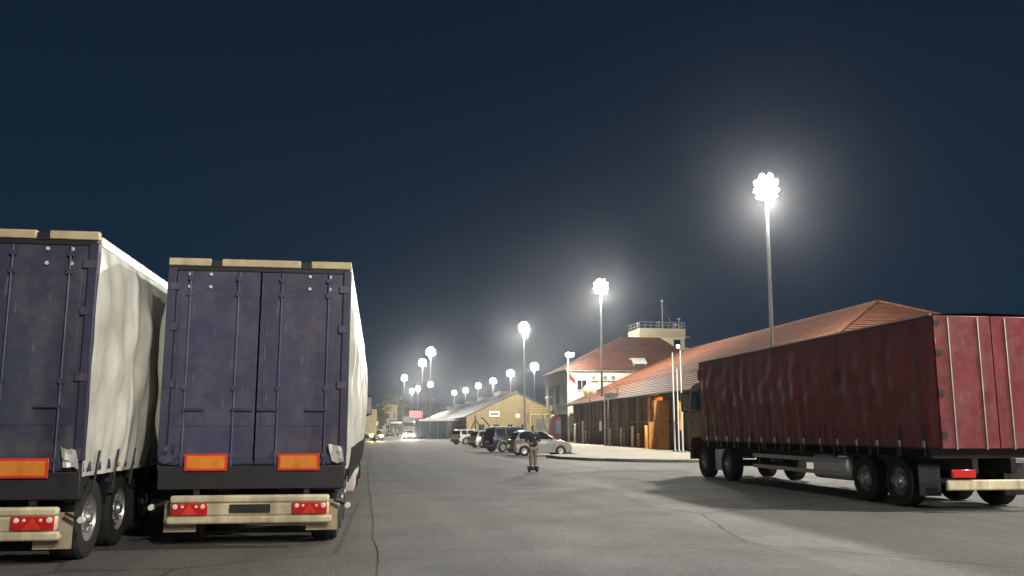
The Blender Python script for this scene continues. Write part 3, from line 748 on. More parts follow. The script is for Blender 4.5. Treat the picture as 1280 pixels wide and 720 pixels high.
# heading: rotation about Z that turns +Y to the nose direction
g = G(639, 570); car('parked_car', 'silver hatchback parked nose-in to the pavement kerb', (g.x+.05, g.y+.75, 0), R(-84), m_silver, 3.75, 1.66, 1.52)
g = G(606, 565.5); car('parked_car', 'dark blue SUV with grey wheel arches parked beside the silver hatchback', (g.x+.25, g.y+.9, 0), R(-69), m_dblue, 4.5, 1.82, 1.72, 'suv', cladding=True)
g = G(582, 560); car('parked_car', 'white hatchback half hidden behind the dark blue SUV', (g.x+.6, g.y+1.0, 0), R(-72), m_cwhite, 3.9, 1.68, 1.5)
g = G(563, 556); car('parked_car', 'white estate car parked at the end of the row by the blue canopy', (g.x+.6, g.y+2, 0), R(-58), m_cwhite, 4.4, 1.72, 1.55, 'suv')
g = G(574, 557.5); car('parked_car', 'dark grey saloon squeezed between two white parked cars', (g.x+1.3, g.y+1.4, 0), R(-60), m_cgrey, 4.3, 1.7, 1.45, 'sedan')
# moving traffic with lights on
def headlights(t, L, W, z, power, color):
    for s in (-1, 1):
        l_ = bpy.data.lights.new('headlight_beam', 'SPOT'); l_.energy = power; l_.spot_size = R(48); l_.spot_blend = .8; l_.color = color; l_.shadow_soft_size = .09
        o = bpy.data.objects.new('headlight_beam', l_); col.objects.link(o); o.parent = t; o.location = (s*(W/2-.27), L+.02, z); o.rotation_euler = (R(86), 0, 0)
Y = 138; X = P(511, 540, Y).x
t = car('moving_car', 'oncoming car with bright white headlights on the road before the white box truck', (X, Y+4, 0), R(180), m_cwhite, 4.2, 1.76, 1.5, 'hatch', lit=m_head)
headlights(t, 4.2, 1.76, .72, 2400, (1, .93, .78))
Y = 120; X = P(471, 540, Y).x
t = car('moving_car', 'oncoming car with yellowish headlights driving along the left side', (X, Y+4, 0), R(180), m_cgrey, 4.1, 1.72, 1.5, 'hatch', lit=m_heady)
headlights(t, 4.1, 1.72, .72, 1100, (1, .75, .32))
for k, (px, Y) in enumerate(((487, 190), (494, 205))):
    car('parked_car', ['dark saloon parked in front of the far beige block', 'black hatchback parked beside the dark saloon at the beige block'][k], (P(px, 540, Y).x, Y, 0), R(-5+8*k), m_cdark if k else m_cgrey, 4.2, 1.72, 1.46, 'sedan' if k == 0 else 'hatch')

# box trucks far along the road
def box_truck(label, loc, rz, bw, L, boxm, cabm):
    t = thing('box_truck', label, 'truck', loc, rz)
    MB().bx(-.4, .4, .2, L+1.6, .6, .85).build('chassis', m_black, t)
    b = MB().bx(-bw/2, bw/2, 0, L, 1.0, 4.0).build('cargo_box', boxm, t, bevel=.04)
    for k in range(1, 8): 
        for s in (-1, 1): MB().bx(s*(bw/2-.005), s*(bw/2+.02), L*k/8-.03, L*k/8+.03, 1.05, 3.95).build('rib', boxm, b)
    for s in (-1, 1):
        MB().bx(s*.02, s*(bw/2-.06), -.03, .02, 1.08, 3.9).build('rear_door', boxm, b)
        MB().bx(s*.6, s*1.0, -.05, .05, .7, .85).build('tail_lamp', m_redlens, t)
        for y in (1.2, L+1.2): wheel(t, s*1.0, y, .48, .34, s, m_steel)
    cab(t, L+.15, L+2.1, 2.3, 1.0, 3.0, cabm)
    return t
Y = 172; box_truck('white box truck standing on the road below the red sign', (P(511, 540, Y).x, Y+7.5, 0), R(180), 2.3, 5.6, m_greywall, m_cgrey)
p0 = P(460, 540, 112); box_truck('cream box truck parked on the shoulder far ahead of the navy trailer', (p0.x-.2, 112, 0), 0, 2.4, 6.5, m_beige, m_cwhite)

# ------------------------------------------------------------------ warehouse with terracotta roof
WX0 = PX(773, 559, 21.5).x; WX1 = WX0+26.6; WY0, WY1 = 44.0, 97.0
EV, RG = 4.5, 10.5; RXm = (WX0+WX1)/2
wh = thing('warehouse', 'long dark plank warehouse with terracotta tiled roof and wide eaves', 'building', (WX0, WY0, PV))
Lw = WY1-WY0; Ww = WX1-WX0; ez = EV-PV; rz_ = RG-PV
wl = MB().bx(.25, .45, 0, Lw, 0, ez-.15)
wl.prism([(.25, 0), (Ww-.25, 0), (Ww-.25, ez), (Ww/2, rz_-.35), (.25, ez)], Lw-.35, Lw-.1, 'Y')
wl.bx(.25, Ww-.25, .3, .5, 0, ez-.15).bx(Ww-.45, Ww-.25, 0, Lw, 0, ez-.15)
wall = wl.build('wall', m_dark, wh)
y = .3; k = 0
pan_me = {}
while y < Lw-.4:
    wd = random.choice((.9, 1.05, 1.2)); wd = min(wd, Lw-.3-y)
    if not (20.0 < y < 22.6):
        b = MB(); b.bx(.12, .22, y+.012, y+wd-.012, .06, ez-.28)
        for j in range(3):
            yy = y+wd*(j+.5)/3; b.bx(.085, .125, yy-.05, yy+.05, .08, ez-.32)
        o = b.build('wall_panel', m_plank[random.randrange(3)], wall, bevel=0)
        o.location.x = random.uniform(-.035, .03)
    y += wd; k += 1
MB().bx(.0, .10, .2, Lw-.2, 2.0, 2.14).build('wall_rail', m_plank[1], wall)
for j in range(18):
    yy = .4+j*3.05; MB().bx(-.08, .12, yy-.09, yy+.09, 0, ez-.2).build('post', m_plank[2], wall)
def tiles(name, A, B, C, D, m, parent, course=.62, lift=.055, thick=.12):
    """A-B eave, D-C ridge above (A under D, B under C); stepped tile courses"""
    A, B, C, D = map(Vector, (A, B, C, D)); n = max(2, int(((D-A).length+(C-B).length)/2/course)); nrm = (B-A).cross(D-A).normalized()
    if nrm.z < 0: nrm = -nrm
    b = MB()
    for i in range(n):
        t0, t1 = i/n, (i+1)/n
        l0, l1 = A.lerp(D, t0), A.lerp(D, t1); r0, r1 = B.lerp(C, t0), B.lerp(C, t1)
        j = random.uniform(.8, 1.2)*lift
        b.add([l0+nrm*j, r0+nrm*j, r1+nrm*.004, l1+nrm*.004, l0-nrm*.03, r0-nrm*.03], [(0, 1, 2, 3), (4, 5, 1, 0)])
    b.add([A-nrm*thick, B-nrm*thick, C-nrm*thick, D-nrm*thick, A, B, C, D], [(3, 2, 1, 0), (0, 1, 5, 4), (1, 2, 6, 5), (3, 0, 4, 7)])
    return b.build(name, m, parent, smooth=False, fix=False)
ov = .55
hipY = 13.0
ea = (-ov, -ov, ez-.22); 
tiles('roof_slope', (-ov, -ov, ez-.22), (-ov, Lw+.15, ez-.22), (Ww/2, Lw+.15, rz_), (Ww/2, hipY, rz_), m_roofr, wh)
tiles('roof_slope', (Ww+ov, -ov, ez-.22), (Ww+ov, Lw+.15, ez-.22), (Ww/2, Lw+.15, rz_), (Ww/2, hipY, rz_), m_roofr, wh)
tiles('roof_slope', (-ov, -ov, ez-.22), (Ww+ov, -ov, ez-.22), (Ww/2, hipY, rz_), (Ww/2, hipY, rz_), m_roofr, wh)
rt = MB()
def ridge(b, a, c, r=.11):
    a, c = Vector(a), Vector(c); n = max(1, int((c-a).length/.45))
    for i in range(n): b.tube(a.lerp(c, i/n), a.lerp(c, (i+1.08)/n), r*1.05, r*.92, 8)
ridge(rt, (Ww/2, hipY, rz_+.02), (Ww/2, Lw+.15, rz_+.02)); ridge(rt, (-ov, -ov, ez-.2), (Ww/2, hipY, rz_+.02)); ridge(rt, (Ww+ov, -ov, ez-.2), (Ww/2, hipY, rz_+.02)); ridge(rt, (-ov, Lw+.1, ez-.2), (Ww/2, Lw+.1, rz_+.02))
rt.build('ridge_tiles', m_roofr, wh)
MB().bx(-ov-.04, -ov, -ov, Lw+.1, ez-.42, ez-.24).build('fascia', m_dark, wh)
MB().tube((-ov-.1, -ov, ez-.30), (-ov-.1, Lw+.1, ez-.30), .07, n=8).build('gutter', m_dark, wh)
# orange painted entrance pier with a warm wall lamp
yp = P(833, 560, 65).y-WY0
pier = MB().bx(-1.05, .10, 20.1, 20.45, 0, 3.6).bx(-.25, .1, 20.45, 22.5, 0, 3.9).bx(-1.5, -1.05, 20.1, 20.4, 0, 2.0).build('entrance_pier', m_orw, wh, bevel=.02)
MB().box((-.45, 22.0, 3.45), (.24, .24, .2)).build('wall_lamp', m_black, wh)
lw = MB().box((-.45, 22.0, 3.34), (.16, .16, .03)).build('wall_lamp_lens', m_lampw, wh)
l_ = bpy.data.lights.new('wall_lamp_light', 'POINT'); l_.energy = 210; l_.color = (1, .45, .1); l_.shadow_soft_size = .1
o = bpy.data.objects.new('wall_lamp_light', l_); col.objects.link(o); o.parent = wh; o.location = (-.55, 20.95, 2.5)

# dish on the warehouse far rake
PYd = 86.; p = P(737, 489, PYd)
t = thing('satellite_dish', 'cream satellite dish on top of the pale steel post by the plank wall', 'satellite dish', (p.x, PYd, p.z-.9))
hz = .9
prof = [(0, .16), (.28, .13), (.50, .06), (.72, -.06)]
d = MB().lathe([(r_, -h) for r_, h in prof], (0, 0, 0), 'Y', 28).lathe([(r_, -h+.025) for r_, h in prof], (0, 0, 0), 'Y', 28).build('dish', m_cream, t, fix=False)
d.location = (0, -.1, hz); d.rotation_euler = (R(-12), 0, R(8))
MB().tube((0, .0, 0), (0, .0, hz), .05, n=8).path([(0, -.1, hz-.7), (0, -.75, hz-.1)], .02).build('mount', m_steel, t)
MB().lathe([(0, -.06), (.06, -.06), (.05, .06), (0, .06)], (0, -.78, hz-.08), 'Y', 10).build('receiver', m_whitep, t)

# ------------------------------------------------------------------ pale two storey house with hipped roof
HY0 = 101.5
hx0 = P(712, 480, HY0).x; hx1 = P(884, 480, HY0).x; HY1 = 116.5
he = P(712, 462, HY0).z; hr = P(779, 421, HY0+6).z
ho = thing('house', 'pale two-storey office house with brown hipped tile roof behind the warehouse', 'building', (hx0, HY0, PV))
Wd, Dp = hx1-hx0, HY1-HY0; e_, r_ = he-PV, hr-PV
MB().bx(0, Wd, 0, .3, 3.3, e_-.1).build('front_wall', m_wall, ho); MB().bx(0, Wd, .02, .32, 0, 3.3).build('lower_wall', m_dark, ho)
MB().bx(.0, .3, .3, Dp, 3.3, e_-.1).build('side_wall', m_greywall, ho); MB().bx(.04, .32, .32, Dp, 0, 3.3).build('lower_wall', m_dark, ho)  # side wall's greyer tone has the shade on that side painted in
MB().bx(Wd-.3, Wd, .3, Dp, 0, e_-.1).bx(.3, Wd-.3, Dp-.3, Dp, 0, e_-.1).build('rear_wall', m_wall, ho)
MB().bx(-.12, Wd+.1, -.06, Dp+.1, 3.22, 3.42).build('string_course', m_greywall, ho)
MB().bx(-.5, Wd+.5, -.5, Dp+.5, e_-.14, e_-.02).build('eaves_board', m_greywall, ho)
o_ = .55; ra, rb = (P(779, 421, HY0+6).x-hx0), (P(829, 421, HY0+6).x-hx0); rm = Dp/2
tiles('roof_slope', (-o_, -o_, e_), (Wd+o_, -o_, e_), (rb, rm, r_), (ra, rm, r_), m_roofd, ho)
tiles('roof_slope', (-o_, Dp+o_, e_), (Wd+o_, Dp+o_, e_), (rb, rm, r_), (ra, rm, r_), m_roofd, ho)
tiles('roof_slope', (-o_, -o_, e_), (-o_, Dp+o_, e_), (ra, rm, r_), (ra, rm+.01, r_), m_roofd, ho)
tiles('roof_slope', (Wd+o_, -o_, e_), (Wd+o_, Dp+o_, e_), (rb, rm, r_), (rb, rm+.01, r_), m_roofd, ho)
rt = MB(); ridge(rt, (ra, rm, r_+.03), (rb, rm, r_+.03)); ridge(rt, (-o_, -o_, e_+.02), (ra, rm, r_+.03)); ridge(rt, (Wd+o_, -o_, e_+.02), (rb, rm, r_+.03)); ridge(rt, (-o_, Dp+o_, e_+.02), (ra, rm, r_+.03))
rt.build('ridge_tiles', m_roofd, ho)
def window(parent, x0, x1, z0, z1, yf, face='Y', n=2, mfr=None, mp=None):
    mfr = mfr or m_whitep; fw = .07
    def bx(a0, a1, d0, d1, c0, c1): return MB().bx(a0, a1, d0, d1, c0, c1) if face == 'Y' else MB().bx(d0, d1, a0, a1, c0, c1)
    sgn = -1
    f = MB()
    def add(a0, a1, c0, c1, d0, d1):
        if face == 'Y': f.bx(a0, a1, d0, d1, c0, c1)
        else: f.bx(d0, d1, a0, a1, c0, c1)
    add(x0, x1, z0, z0+fw, yf-.06, yf+.02); add(x0, x1, z1-fw, z1, yf-.06, yf+.02)
    for i in range(n+1):
        xc = x0+(x1-x0-fw)*i/n; add(xc, xc+fw, z0+fw, z1-fw, yf-.06, yf+.02)
    w_ = f.build('window', mfr, parent)
    for i in range(n):
        a0 = x0+(x1-x0-fw)*i/n+fw; a1 = x0+(x1-x0-fw)*(i+1)/n
        bx(a0, a1, yf-.03, yf-.015, z0+fw, z1-fw).build('pane', mp or m_glass, w_)
    s = MB()
    if face == 'Y': s.bx(x0-.08, x1+.08, yf-.12, yf, z0-.07, z0)
    else: s.bx(yf-.12, yf, x0-.08, x1+.08, z0-.07, z0)
    s.build('sill', mfr, w_)
    return w_
def hz_(py, Y): return P(640, py, Y).z-PV
def hxp(px): return P(px, 480, HY0).x-hx0
window(ho, hxp(721), hxp(733.5), hz_(487, HY0), hz_(474, HY0), 0, 'Y', 2, m_greywall)
for k in range(3): window(ho, 1.2+k*4.4, 3.6+k*4.4, 4.4, 7.0, 0, 'X', 2, m_greywall)
window(ho, 1.0, 2.6, .9, 2.4, .02, 'X', 2, m_dark); window(ho, 8.0, 10.4, .9, 2.4, .02, 'X', 2, m_dark)
def aircon(label, parent_loc, face='Y'):
    t = thing('air_conditioner', label, 'air conditioner', parent_loc, 0 if face == 'Y' else R(-90), 'air conditioners on the house')
    MB().bx(-.45, .45, -.34, -.04, 0, .66).build('casing', m_whitep, t, bevel=.02)
    MB().lathe([(.25, -.345), (.27, -.36), (.22, -.352), (.0, -.347)], (-.12, 0, .33), 'Y', 18).build('fan_grille', m_clad, t)
    for x in (-.35, .35): MB().bx(x-.02, x+.02, -.36, .0, -.06, -.005).build('bracket', m_black, t)
for px, lb in ((742.5, 'white air conditioner on the house wall beside the window'), (757, 'white air conditioner behind the floodlight mast on the house wall'), (767, 'white air conditioner on the house wall nearest the terracotta roof')):
    p = P(px, 476, HY0); aircon(lb, (p.x, HY0, p.z))
aircon('white air conditioner on the grey side wall of the house', (hx0, HY0+10.5, 3.75+PV), 'X')
# roof hatch/dormer on the brown roof
Yd = HY0
while P(800, 458, Yd).z-PV > e_+(Yd-HY0+o_)/(rm+o_)*(r_-e_) and Yd < HY0+8: Yd += .05
p = P(800, 458, Yd)
t = thing('roof_dormer', 'grey boxed dormer with pale sheet top on the brown roof', 'dormer', (p.x, Yd, p.z-.2))
MB().bx(-.78, .78, 0, 2.4, -.1, .62).build('casing', m_greywall, t); MB().prism([(-.15, .62), (.9, 1.28), (2.6, 1.20), (2.6, 1.12), (.9, 1.18), (-.15, .54)], -.86, .86, 'X').build('sheet_top', m_whitep, t)
MB().bx(-.66, .66, -.03, .02, .02, .46).build('louvre', m_black, t)

# red vending kiosk, red flag
p = P(696, 553, 106)
t = thing('vending_kiosk', 'dark red vending kiosk against the house ground floor', 'kiosk', (p.x-.15, 106, PV))
pr = [(-.65, 0), (.65, 0), (.65, 2.7), (.5, 3.0), (.2, 3.15), (-.2, 3.15), (-.5, 3.0), (-.65, 2.7)]
MB().prism(pr, -.5, .5, 'Y').build('casing', m_redp, t, bevel=.03)
MB().bx(-.2, .5, -.52, -.5, .9, 2.4).build('front_panel', m_blue, t); MB().bx(-.5, -.28, -.52, -.5, .8, 2.5).build('side_panel', m_redp, t)
Yf = 98.6; p = P(714, 466, Yf)
t = thing('red_flag', 'small red flag hanging from the street lamp by the house', 'flag', (lampx+.1, 98.95, p.z-2.0))
vs = []; fs = []
for i in range(9):
    for k in range(7):
        u, v = i/8, k/6
        vs.append((u*.8, -.12*math.sin(u*5+v), 2.0-v*.8*(1-.3*u)-u*.8))
fs = [(i*7+k, i*7+k+1, i*7+k+8, i*7+k+7) for i in range(8) for k in range(6)]
MB().add(vs, fs).build('cloth', m_flagr, t, fix=False); MB().tube((0, 0, .6), (0, 0, 2.15), .02).build('staff', m_steel, t)

# control tower behind
TY = 126
tx0 = P(799, 415, TY).x; tx1 = P(857, 415, TY).x; tz0 = P(800, 438, TY).z; tz1 = P(800, 410, TY).z
tw = thing('control_tower', 'cream flat-roofed lookout tower with railing and antenna behind the house', 'tower', ((tx0+tx1)/2, TY, PV))
hwid = (tx1-tx0)/2
MB().bx(-hwid+.6, hwid-.1, .3, 5.5, 0, tz1-1.0).build('shaft', m_tower, tw)
MB().bx(-hwid, hwid, 0, 6, tz1-1.35-PV, tz1-PV).build('parapet', m_tower, tw, bevel=.05)
MB().bx(-hwid-.2, hwid-2.6, -.5, 0, tz1-1.2-PV, tz1-.75-PV).build('canopy', m_tower, tw, bevel=.05)
MB().bx(hwid-2.5, hwid-.1, .25, .35, tz1-4.2-PV, tz1-1.35-PV).build('stair_wall', m_tower, tw)
MB().bx(hwid, hwid+.8, .5, 3, tz1-1.25-PV, tz1-1.10-PV).build('ledge', m_tower, tw); MB().bx(hwid-.1, hwid+.6, .5, 3, tz1-3.0-PV, tz1-2.8-PV).build('ledge', m_tower, tw)
window(tw, hwid-1.85, hwid-.75, tz1-3.3-PV, tz1-1.6-PV, .24, 'Y', 1, m_greywall, m_glass)
MB().bx(hwid-1.45, hwid-.95, .17, .20, tz1-2.9-PV, tz1-2.4-PV).build('lit_pane', m_winlit, tw)
tp = tz1-PV
rl = MB()
for z in (.45, .95): rl.path([(-hwid+.1, 5.9, tp+z), (-hwid+.1, .1, tp+z), (hwid-.1, .1, tp+z), (hwid-.1, 5.9, tp+z)], .03)
rail = rl.build('railing', m_steel, tw)
for k in range(9):
    x = -hwid+.1+(2*hwid-.2)*k/8; MB().tube((x, .1, tp), (x, .1, tp+.98), .03, n=6).build('rail_post', m_steel, tw)
for k in range(1, 5):
    for s in (-1, 1): MB().tube((s*(hwid-.1), .1+k*1.4, tp), (s*(hwid-.1), .1+k*1.4, tp+.98), .03, n=6).build('rail_post', m_steel, tw)
ax = P(828, 400, TY+1).x-(tx0+tx1)/2; az = P(828, 377, TY+1).z-PV
MB().tube((ax, 1, tp-.3), (ax, 1, az), .06, .04, 8).lathe([(0, -.05), (.14, 0), (.16, .18), (0, .3)], (ax, 1, az), n=10).build('antenna_mast', m_whitep, tw)
MB().path([(ax, 1, az-1.0), (ax+2.2, 1.3, tp)], .012).tube((ax+1.2, 1.2, tp), (ax+1.2, 1.2, tp+1.9), .02).build('stay_wire', m_steel, tw)
for px, py in ((823.5, 403), (848.5, 399), (797, 405), (844, 406)):
    xx = P(px, py, TY+.6).x-(tx0+tx1)/2; zz = P(px, py, TY+.6).z-PV
    MB().tube((xx, .6, tp-.05), (xx, .6, zz), .04, n=6).lathe([(0, .18), (.2, .12), (.26, 0), (.0, -.02)], (xx, .6, zz), n=10).build('beacon', m_whitep, tw)

# ------------------------------------------------------------------ ochre gable shed
SY0, SY1 = 140., 330.
sxl = P(583, 530, SY0).x; sxm = P(646, 500, SY0).x; sxr = 2*sxm-sxl; sez = P(583, 521, SY0).z; srz = P(646, 492, SY0).z
sh = thing('gable_shed', 'long ochre gabled shed with grey sheet roof behind the parked cars', 'building', (sxm, SY0, 0))
hw_ = sxm-sxl
g_ = MB().prism([(-hw_, 0), (hw_, 0), (hw_, sez), (0, srz), (-hw_, sez)], 0, .35, 'Y'); g_.build('gable_wall', m_yel, sh)
MB().bx(-hw_, -hw_+.3, .35, SY1-SY0, 0, sez-.05).bx(hw_-.3, hw_, .35, SY1-SY0, 0, sez-.05).build('side_wall', m_yel, sh)
n = 46; seg = (SY1-SY0)/n
for s in (-1, 1):
    for k in range(n):
        b = MB(); y0, y1 = k*seg-.15, (k+1)*seg-.17
        zz = random.uniform(0, .05)
        if s > 0 and k > 8: continue
        b.prism([(s*-.0, srz+.22+zz), (s*(hw_+.6), sez-.06+zz), (s*(hw_+.6), sez-.16+zz), (0, srz+.12+zz)], y0, y1, 'Y')
        b.build('roof_sheet', m_zinc, sh)
MB().bx(-.25, .25, 0, SY1-SY0, srz+.2, srz+.42).build('ridge_vent', m_zinc, sh)
for k in range(5): MB().bx(-.8, .8, 14+k*28, 22+k*28, srz+.25, srz+1.0).build('roof_lantern', m_zinc, sh)
def sx(px): return P(px, 520, SY0).x-sxm
def sz(py): return P(640, py, SY0).z
sg = MB().bx(sx(611), sx(624.5), -.18, -.02, sz(521.5), sz(514)).build('sign_board', m_whitep, sh, bevel=.12)
MB().bx(sx(613), sx(622.5), -.185, -.175, sz(519), sz(516.5)).build('sign_band', m_clad, sg)
MB().lathe([(0, -.12), (.38, -.12), (.42, -.05), (.42, 0)], (sx(647), 0, sz(520)), 'Y', 20).build('round_sign', m_whitep, sh)
MB().bx(sx(670), sx(684), -.06, 0, .02, sz(524)).build('roller_door', m_zinc, sh)
for k in range(7): MB().bx(sx(670.3), sx(683.7), -.09, -.055, .1+k*.42, .12+k*.42).build('door_slat', m_greywall, sh)
for a in ((598, 606), (616, 624), (634, 641), (651, 658)): window(sh, sx(a[0]), sx(a[1]), sz(540), sz(530), 0, 'Y', 2, m_greywall)
MB().bx(-hw_-.02, hw_, -.10, 0, 0, .5).build('plinth', m_greywall, sh)

# blue canopy shed
CY = 150
cx0, cx1 = P(524, 540, CY).x, P(581, 540, CY).x; cz = P(550, 524, CY).z
t = thing('canopy_shed', 'low flat canopy with white fascia and blue tarpaulin walls beside the road', 'shed', (cx0, CY, 0))
wc = cx1-cx0
MB().bx(0, wc, 0, 14, cz-.16, cz).build('flat_roof', m_zinc, t); MB().bx(-.1, wc+.1, -.12, -.01, cz-.30, cz+.02).build('fascia', m_whitep, t)
for k in range(6): MB().tube((.1+k*(wc-.2)/5, 0, 0), (.1+k*(wc-.2)/5, 0, cz-.16), .05, n=8).build('post', m_clad, t)
for k in range(5):
    vs = []; fs = []; w5 = (wc-.2)/5
    for i in range(13):
        for j in range(7):
            vs.append((.1+k*w5+.06+(w5-.12)*i/12, .25+.10*math.sin(i*1.3+k*2+.4*j), .05+(cz-.4)*j/6))
    fs = [(i*7+j, (i+1)*7+j, (i+1)*7+j+1, i*7+j+1) for i in range(12) for j in range(6)]
    MB().add(vs, fs).build('tarpaulin', m_blue if k != 3 else m_clad, t, fix=False)
vs = []
for i in range(20):
    for j in range(7): vs.append((.1+.08*math.sin(i*1.4+j*.5), .3+i*.7, .05+(cz-.4)*j/6))
MB().add(vs, [(i*7+j, (i+1)*7+j, (i+1)*7+j+1, i*7+j+1) for i in range(19) for j in range(6)]).build('tarpaulin', m_blue, t, fix=False)

# tow crane frame behind cars
p = G(588, 557)
CYY = 96; a = P(595, 553, CYY)
t = thing('tripod_hoist', 'black steel hoist frame standing behind the parked white cars', 'hoist', (a.x, CYY, 0))
def cl(px, py, dy=0): q = P(px, py, CYY+dy); return (q.x-a.x, dy, q.z)
MB().tube((0, 0, 0), cl(594, 519), .09, .07, 8).build('post', m_black, t)
MB().path([cl(594, 524), cl(600, 533), cl(604, 536), cl(609, 548, .0)], .07).build('strut', m_black, t)
MB().path([cl(601, 522.5), cl(604, 523), cl(614, 535), cl(618, 550)], .08).build('jib', m_black, t)
MB().path([cl(594, 527), cl(590, 533), cl(588, 552)], .06).build('strut', m_black, t)
MB().bx(-1.2, 2.2, -.3, .3, 0, .12).build('base', m_black, t)

# yellow steel stair to the house
sX, sY = hx0-2.9, 108.
t = thing('steel_stair', 'yellow painted steel staircase with landing beside the grey house wall', 'staircase', (sX, sY, PV))
MB().bx(0, 2.7, 4.2, 6.2, 3.3, 3.42).build('landing', m_stair, t)
for x in (.06, 2.6):
    for y in (4.3, 6.1): MB().tube((x, y, 0), (x, y, 4.4), .05, n=6).build('post', m_stair, t)
for z in (3.75, 4.05, 4.4): MB().path([(2.6, 4.3, z), (.06, 4.3, z), (.06, 6.1, z)], .03).build('rail', m_stair, t)
N = 16
for k in range(N):
    MB().bx(1.6, 2.5, .2+k*.25, .46+k*.25, 3.3*(k+1)/N-.05, 3.3*(k+1)/N).build('step', m_stair, t)
for x in (1.58, 2.52):
    MB().prism([(.1, 0), (.4, 0), (4.3, 3.25), (4.3, 3.45), (.1, .2)], x-.03, x+.03, 'X').build('stringer', m_stair, t)
    for z in (.55, 1.0): MB().tube((x, .2, .1+z), (x, 4.3, 3.3+z), .03, n=6).build('rail', m_stair, t)
    for k in range(5): MB().tube((x, .3+k, .2+k*.8), (x, .3+k, 1.1+k*.8), .025, n=6).build('baluster', m_stair, t)

Yv = 114.; p = P(684, 496, Yv)
t = thing('vent_pipe', 'white capped vent pipe standing between the yellow stair and grey house wall', 'pipe', (p.x, Yv, 0))
MB().tube((0, 0, 0), (0, 0, p.z-.5), .14, .14, 10).build('pipe', m_whitep, t); MB().lathe([(.16, -.5), (.26, -.3), (.3, -.1), (.18, 0), (0, .03)], (0, 0, p.z), n=12).build('cap', m_whitep, t)

# ------------------------------------------------------------------ things in front of the warehouse
FY = 55; fx = P(847, 569, FY).x
for px, ptop, yy, lb in ((842, 441, 56.0, 'bare flagpole by the orange pier, of middle height'), (847, 461, 55.2, 'short flagpole with a limp orange flag by the orange pier'), (852, 438, 54.4, 'tallest bare flagpole in the row of three by the orange pier')):
    b0 = P(px+2, 569, yy); H = P(px-1, ptop, yy).z-PV
    t = thing('flagpole', lb, 'flagpole', (b0.x, yy, PV), group='flagpoles')
    MB().lathe([(0, .12), (.14, .12), (.17, 0)], (0, 0, 0), n=12).build('base', m_steel, t)
    MB().tube((0, 0, .05), (0, 0, H), .055, .035, 10).build('pole', m_whitep, t)
    MB().lathe([(0, .07), (.05, .035), (.05, -.02), (0, -.04)], (0, 0, H+.02), n=10).build('finial', m_greywall, t)
    if px == 847:
        vs = []; zt_, zb_ = P(847, 500, yy).z-PV, P(847, 538, yy).z-PV
        for i in range(9):
            for k in range(13):
                u, v = i/8, k/12; vs.append((.04+u*.34*(1-.3*v), .09*math.sin(u*9+v*2), zt_+(zb_-zt_)*v-u*.25*(1-v)))
        MB().add(vs, [(i*13+k, i*13+k+1, i*13+k+14, i*13+k+13) for i in range(8) for k in range(12)]).build('flag_cloth', m_flago, t, fix=False)
# sign frame
SYa = 78.
def fp(px, py): return P(px, py, SYa)
x0, x1 = fp(755.5, 500).x, fp(772, 500).x
t = thing('sign_frame', 'rusty metal sign frame on two posts before the plank wall', 'sign', (x0, SYa, PV))
zt_ = fp(760, 490).z-PV
for x in (0, (x1-x0)*.28, x1-x0): MB().bx(x-.05, x+.05, -.05, .05, 0, zt_+(.4 if x > .5*(x1-x0) else -.1)).build('post', m_pole, t)
MB().bx(.06, x1-x0-.06, -.05, 0, zt_-.55, zt_-.12).build('board', m_clad, t); MB().bx(-.05, x1-x0+.25, -.08, -.052, zt_-.14, zt_-.06).build('top_bar', m_pole, t); MB().bx(-.05, x1-x0+.25, -.08, -.052, zt_-.62, zt_-.55).build('bottom_bar', m_pole, t)
Y = PYd; p = P(737, 489, Y); hp = p.z-.9-PV
t = thing('steel_post', 'plain pale steel post carrying the satellite dish', 'post', (p.x, Y, PV)); MB().tube((0, 0, 0), (0, 0, hp), .09, .08, 10).build('shaft', m_pole, t); MB().bx(-.2, .2, -.2, .2, 0, .03).build('foot', m_steel, t); MB().lathe([(0, .0), (.1, -.03)], (0, 0, hp), n=10).build('cap', m_steel, t)
# bollards and low posts
for px, py, h in ((719, 556, 1.9), (729, 556, 2.2), (733, 557, 1.15), (763, 559, 1.4), (777, 560, 1.5), (781, 562, 1.0), (791, 562, 1.6), (798, 563, 1.0), (808, 563, 1.65), (819, 564, .95)):
    X = WX0-.55-random.random()*.5
    q = PX(px, py, X); Y = q.y
    t = thing('bollard', 'stubby weathered concrete bollard with pale cap before the plank wall' if h < 1.2 else 'tall weathered post with pale cap before the plank wall', 'bollard', (X, Y, PV), group='stubby bollards by the wall' if h < 1.2 else 'tall posts by the wall')
    MB().tube((0, 0, 0), (0, 0, h), .13, .11, 10).build('shaft', m_greywall if h < 1.2 else m_wall, t); MB().lathe([(0, .10), (.12, .06), (.15, 0), (.0, -.01)], (0, 0, h), n=10).build('cap', m_whitep, t)
p = PX(750, 532, WX0-.12)
t = thing('notice_board', 'small pale notice board fixed to the plank wall', 'notice board', (WX0-.02, p.y, p.z-.5)); MB().bx(-.07, 0, -.4, .4, 0, .95).build('board', m_whitep, t); MB().bx(-.09, -.07, -.44, .44, -.04, 0).build('frame', m_wood, t)

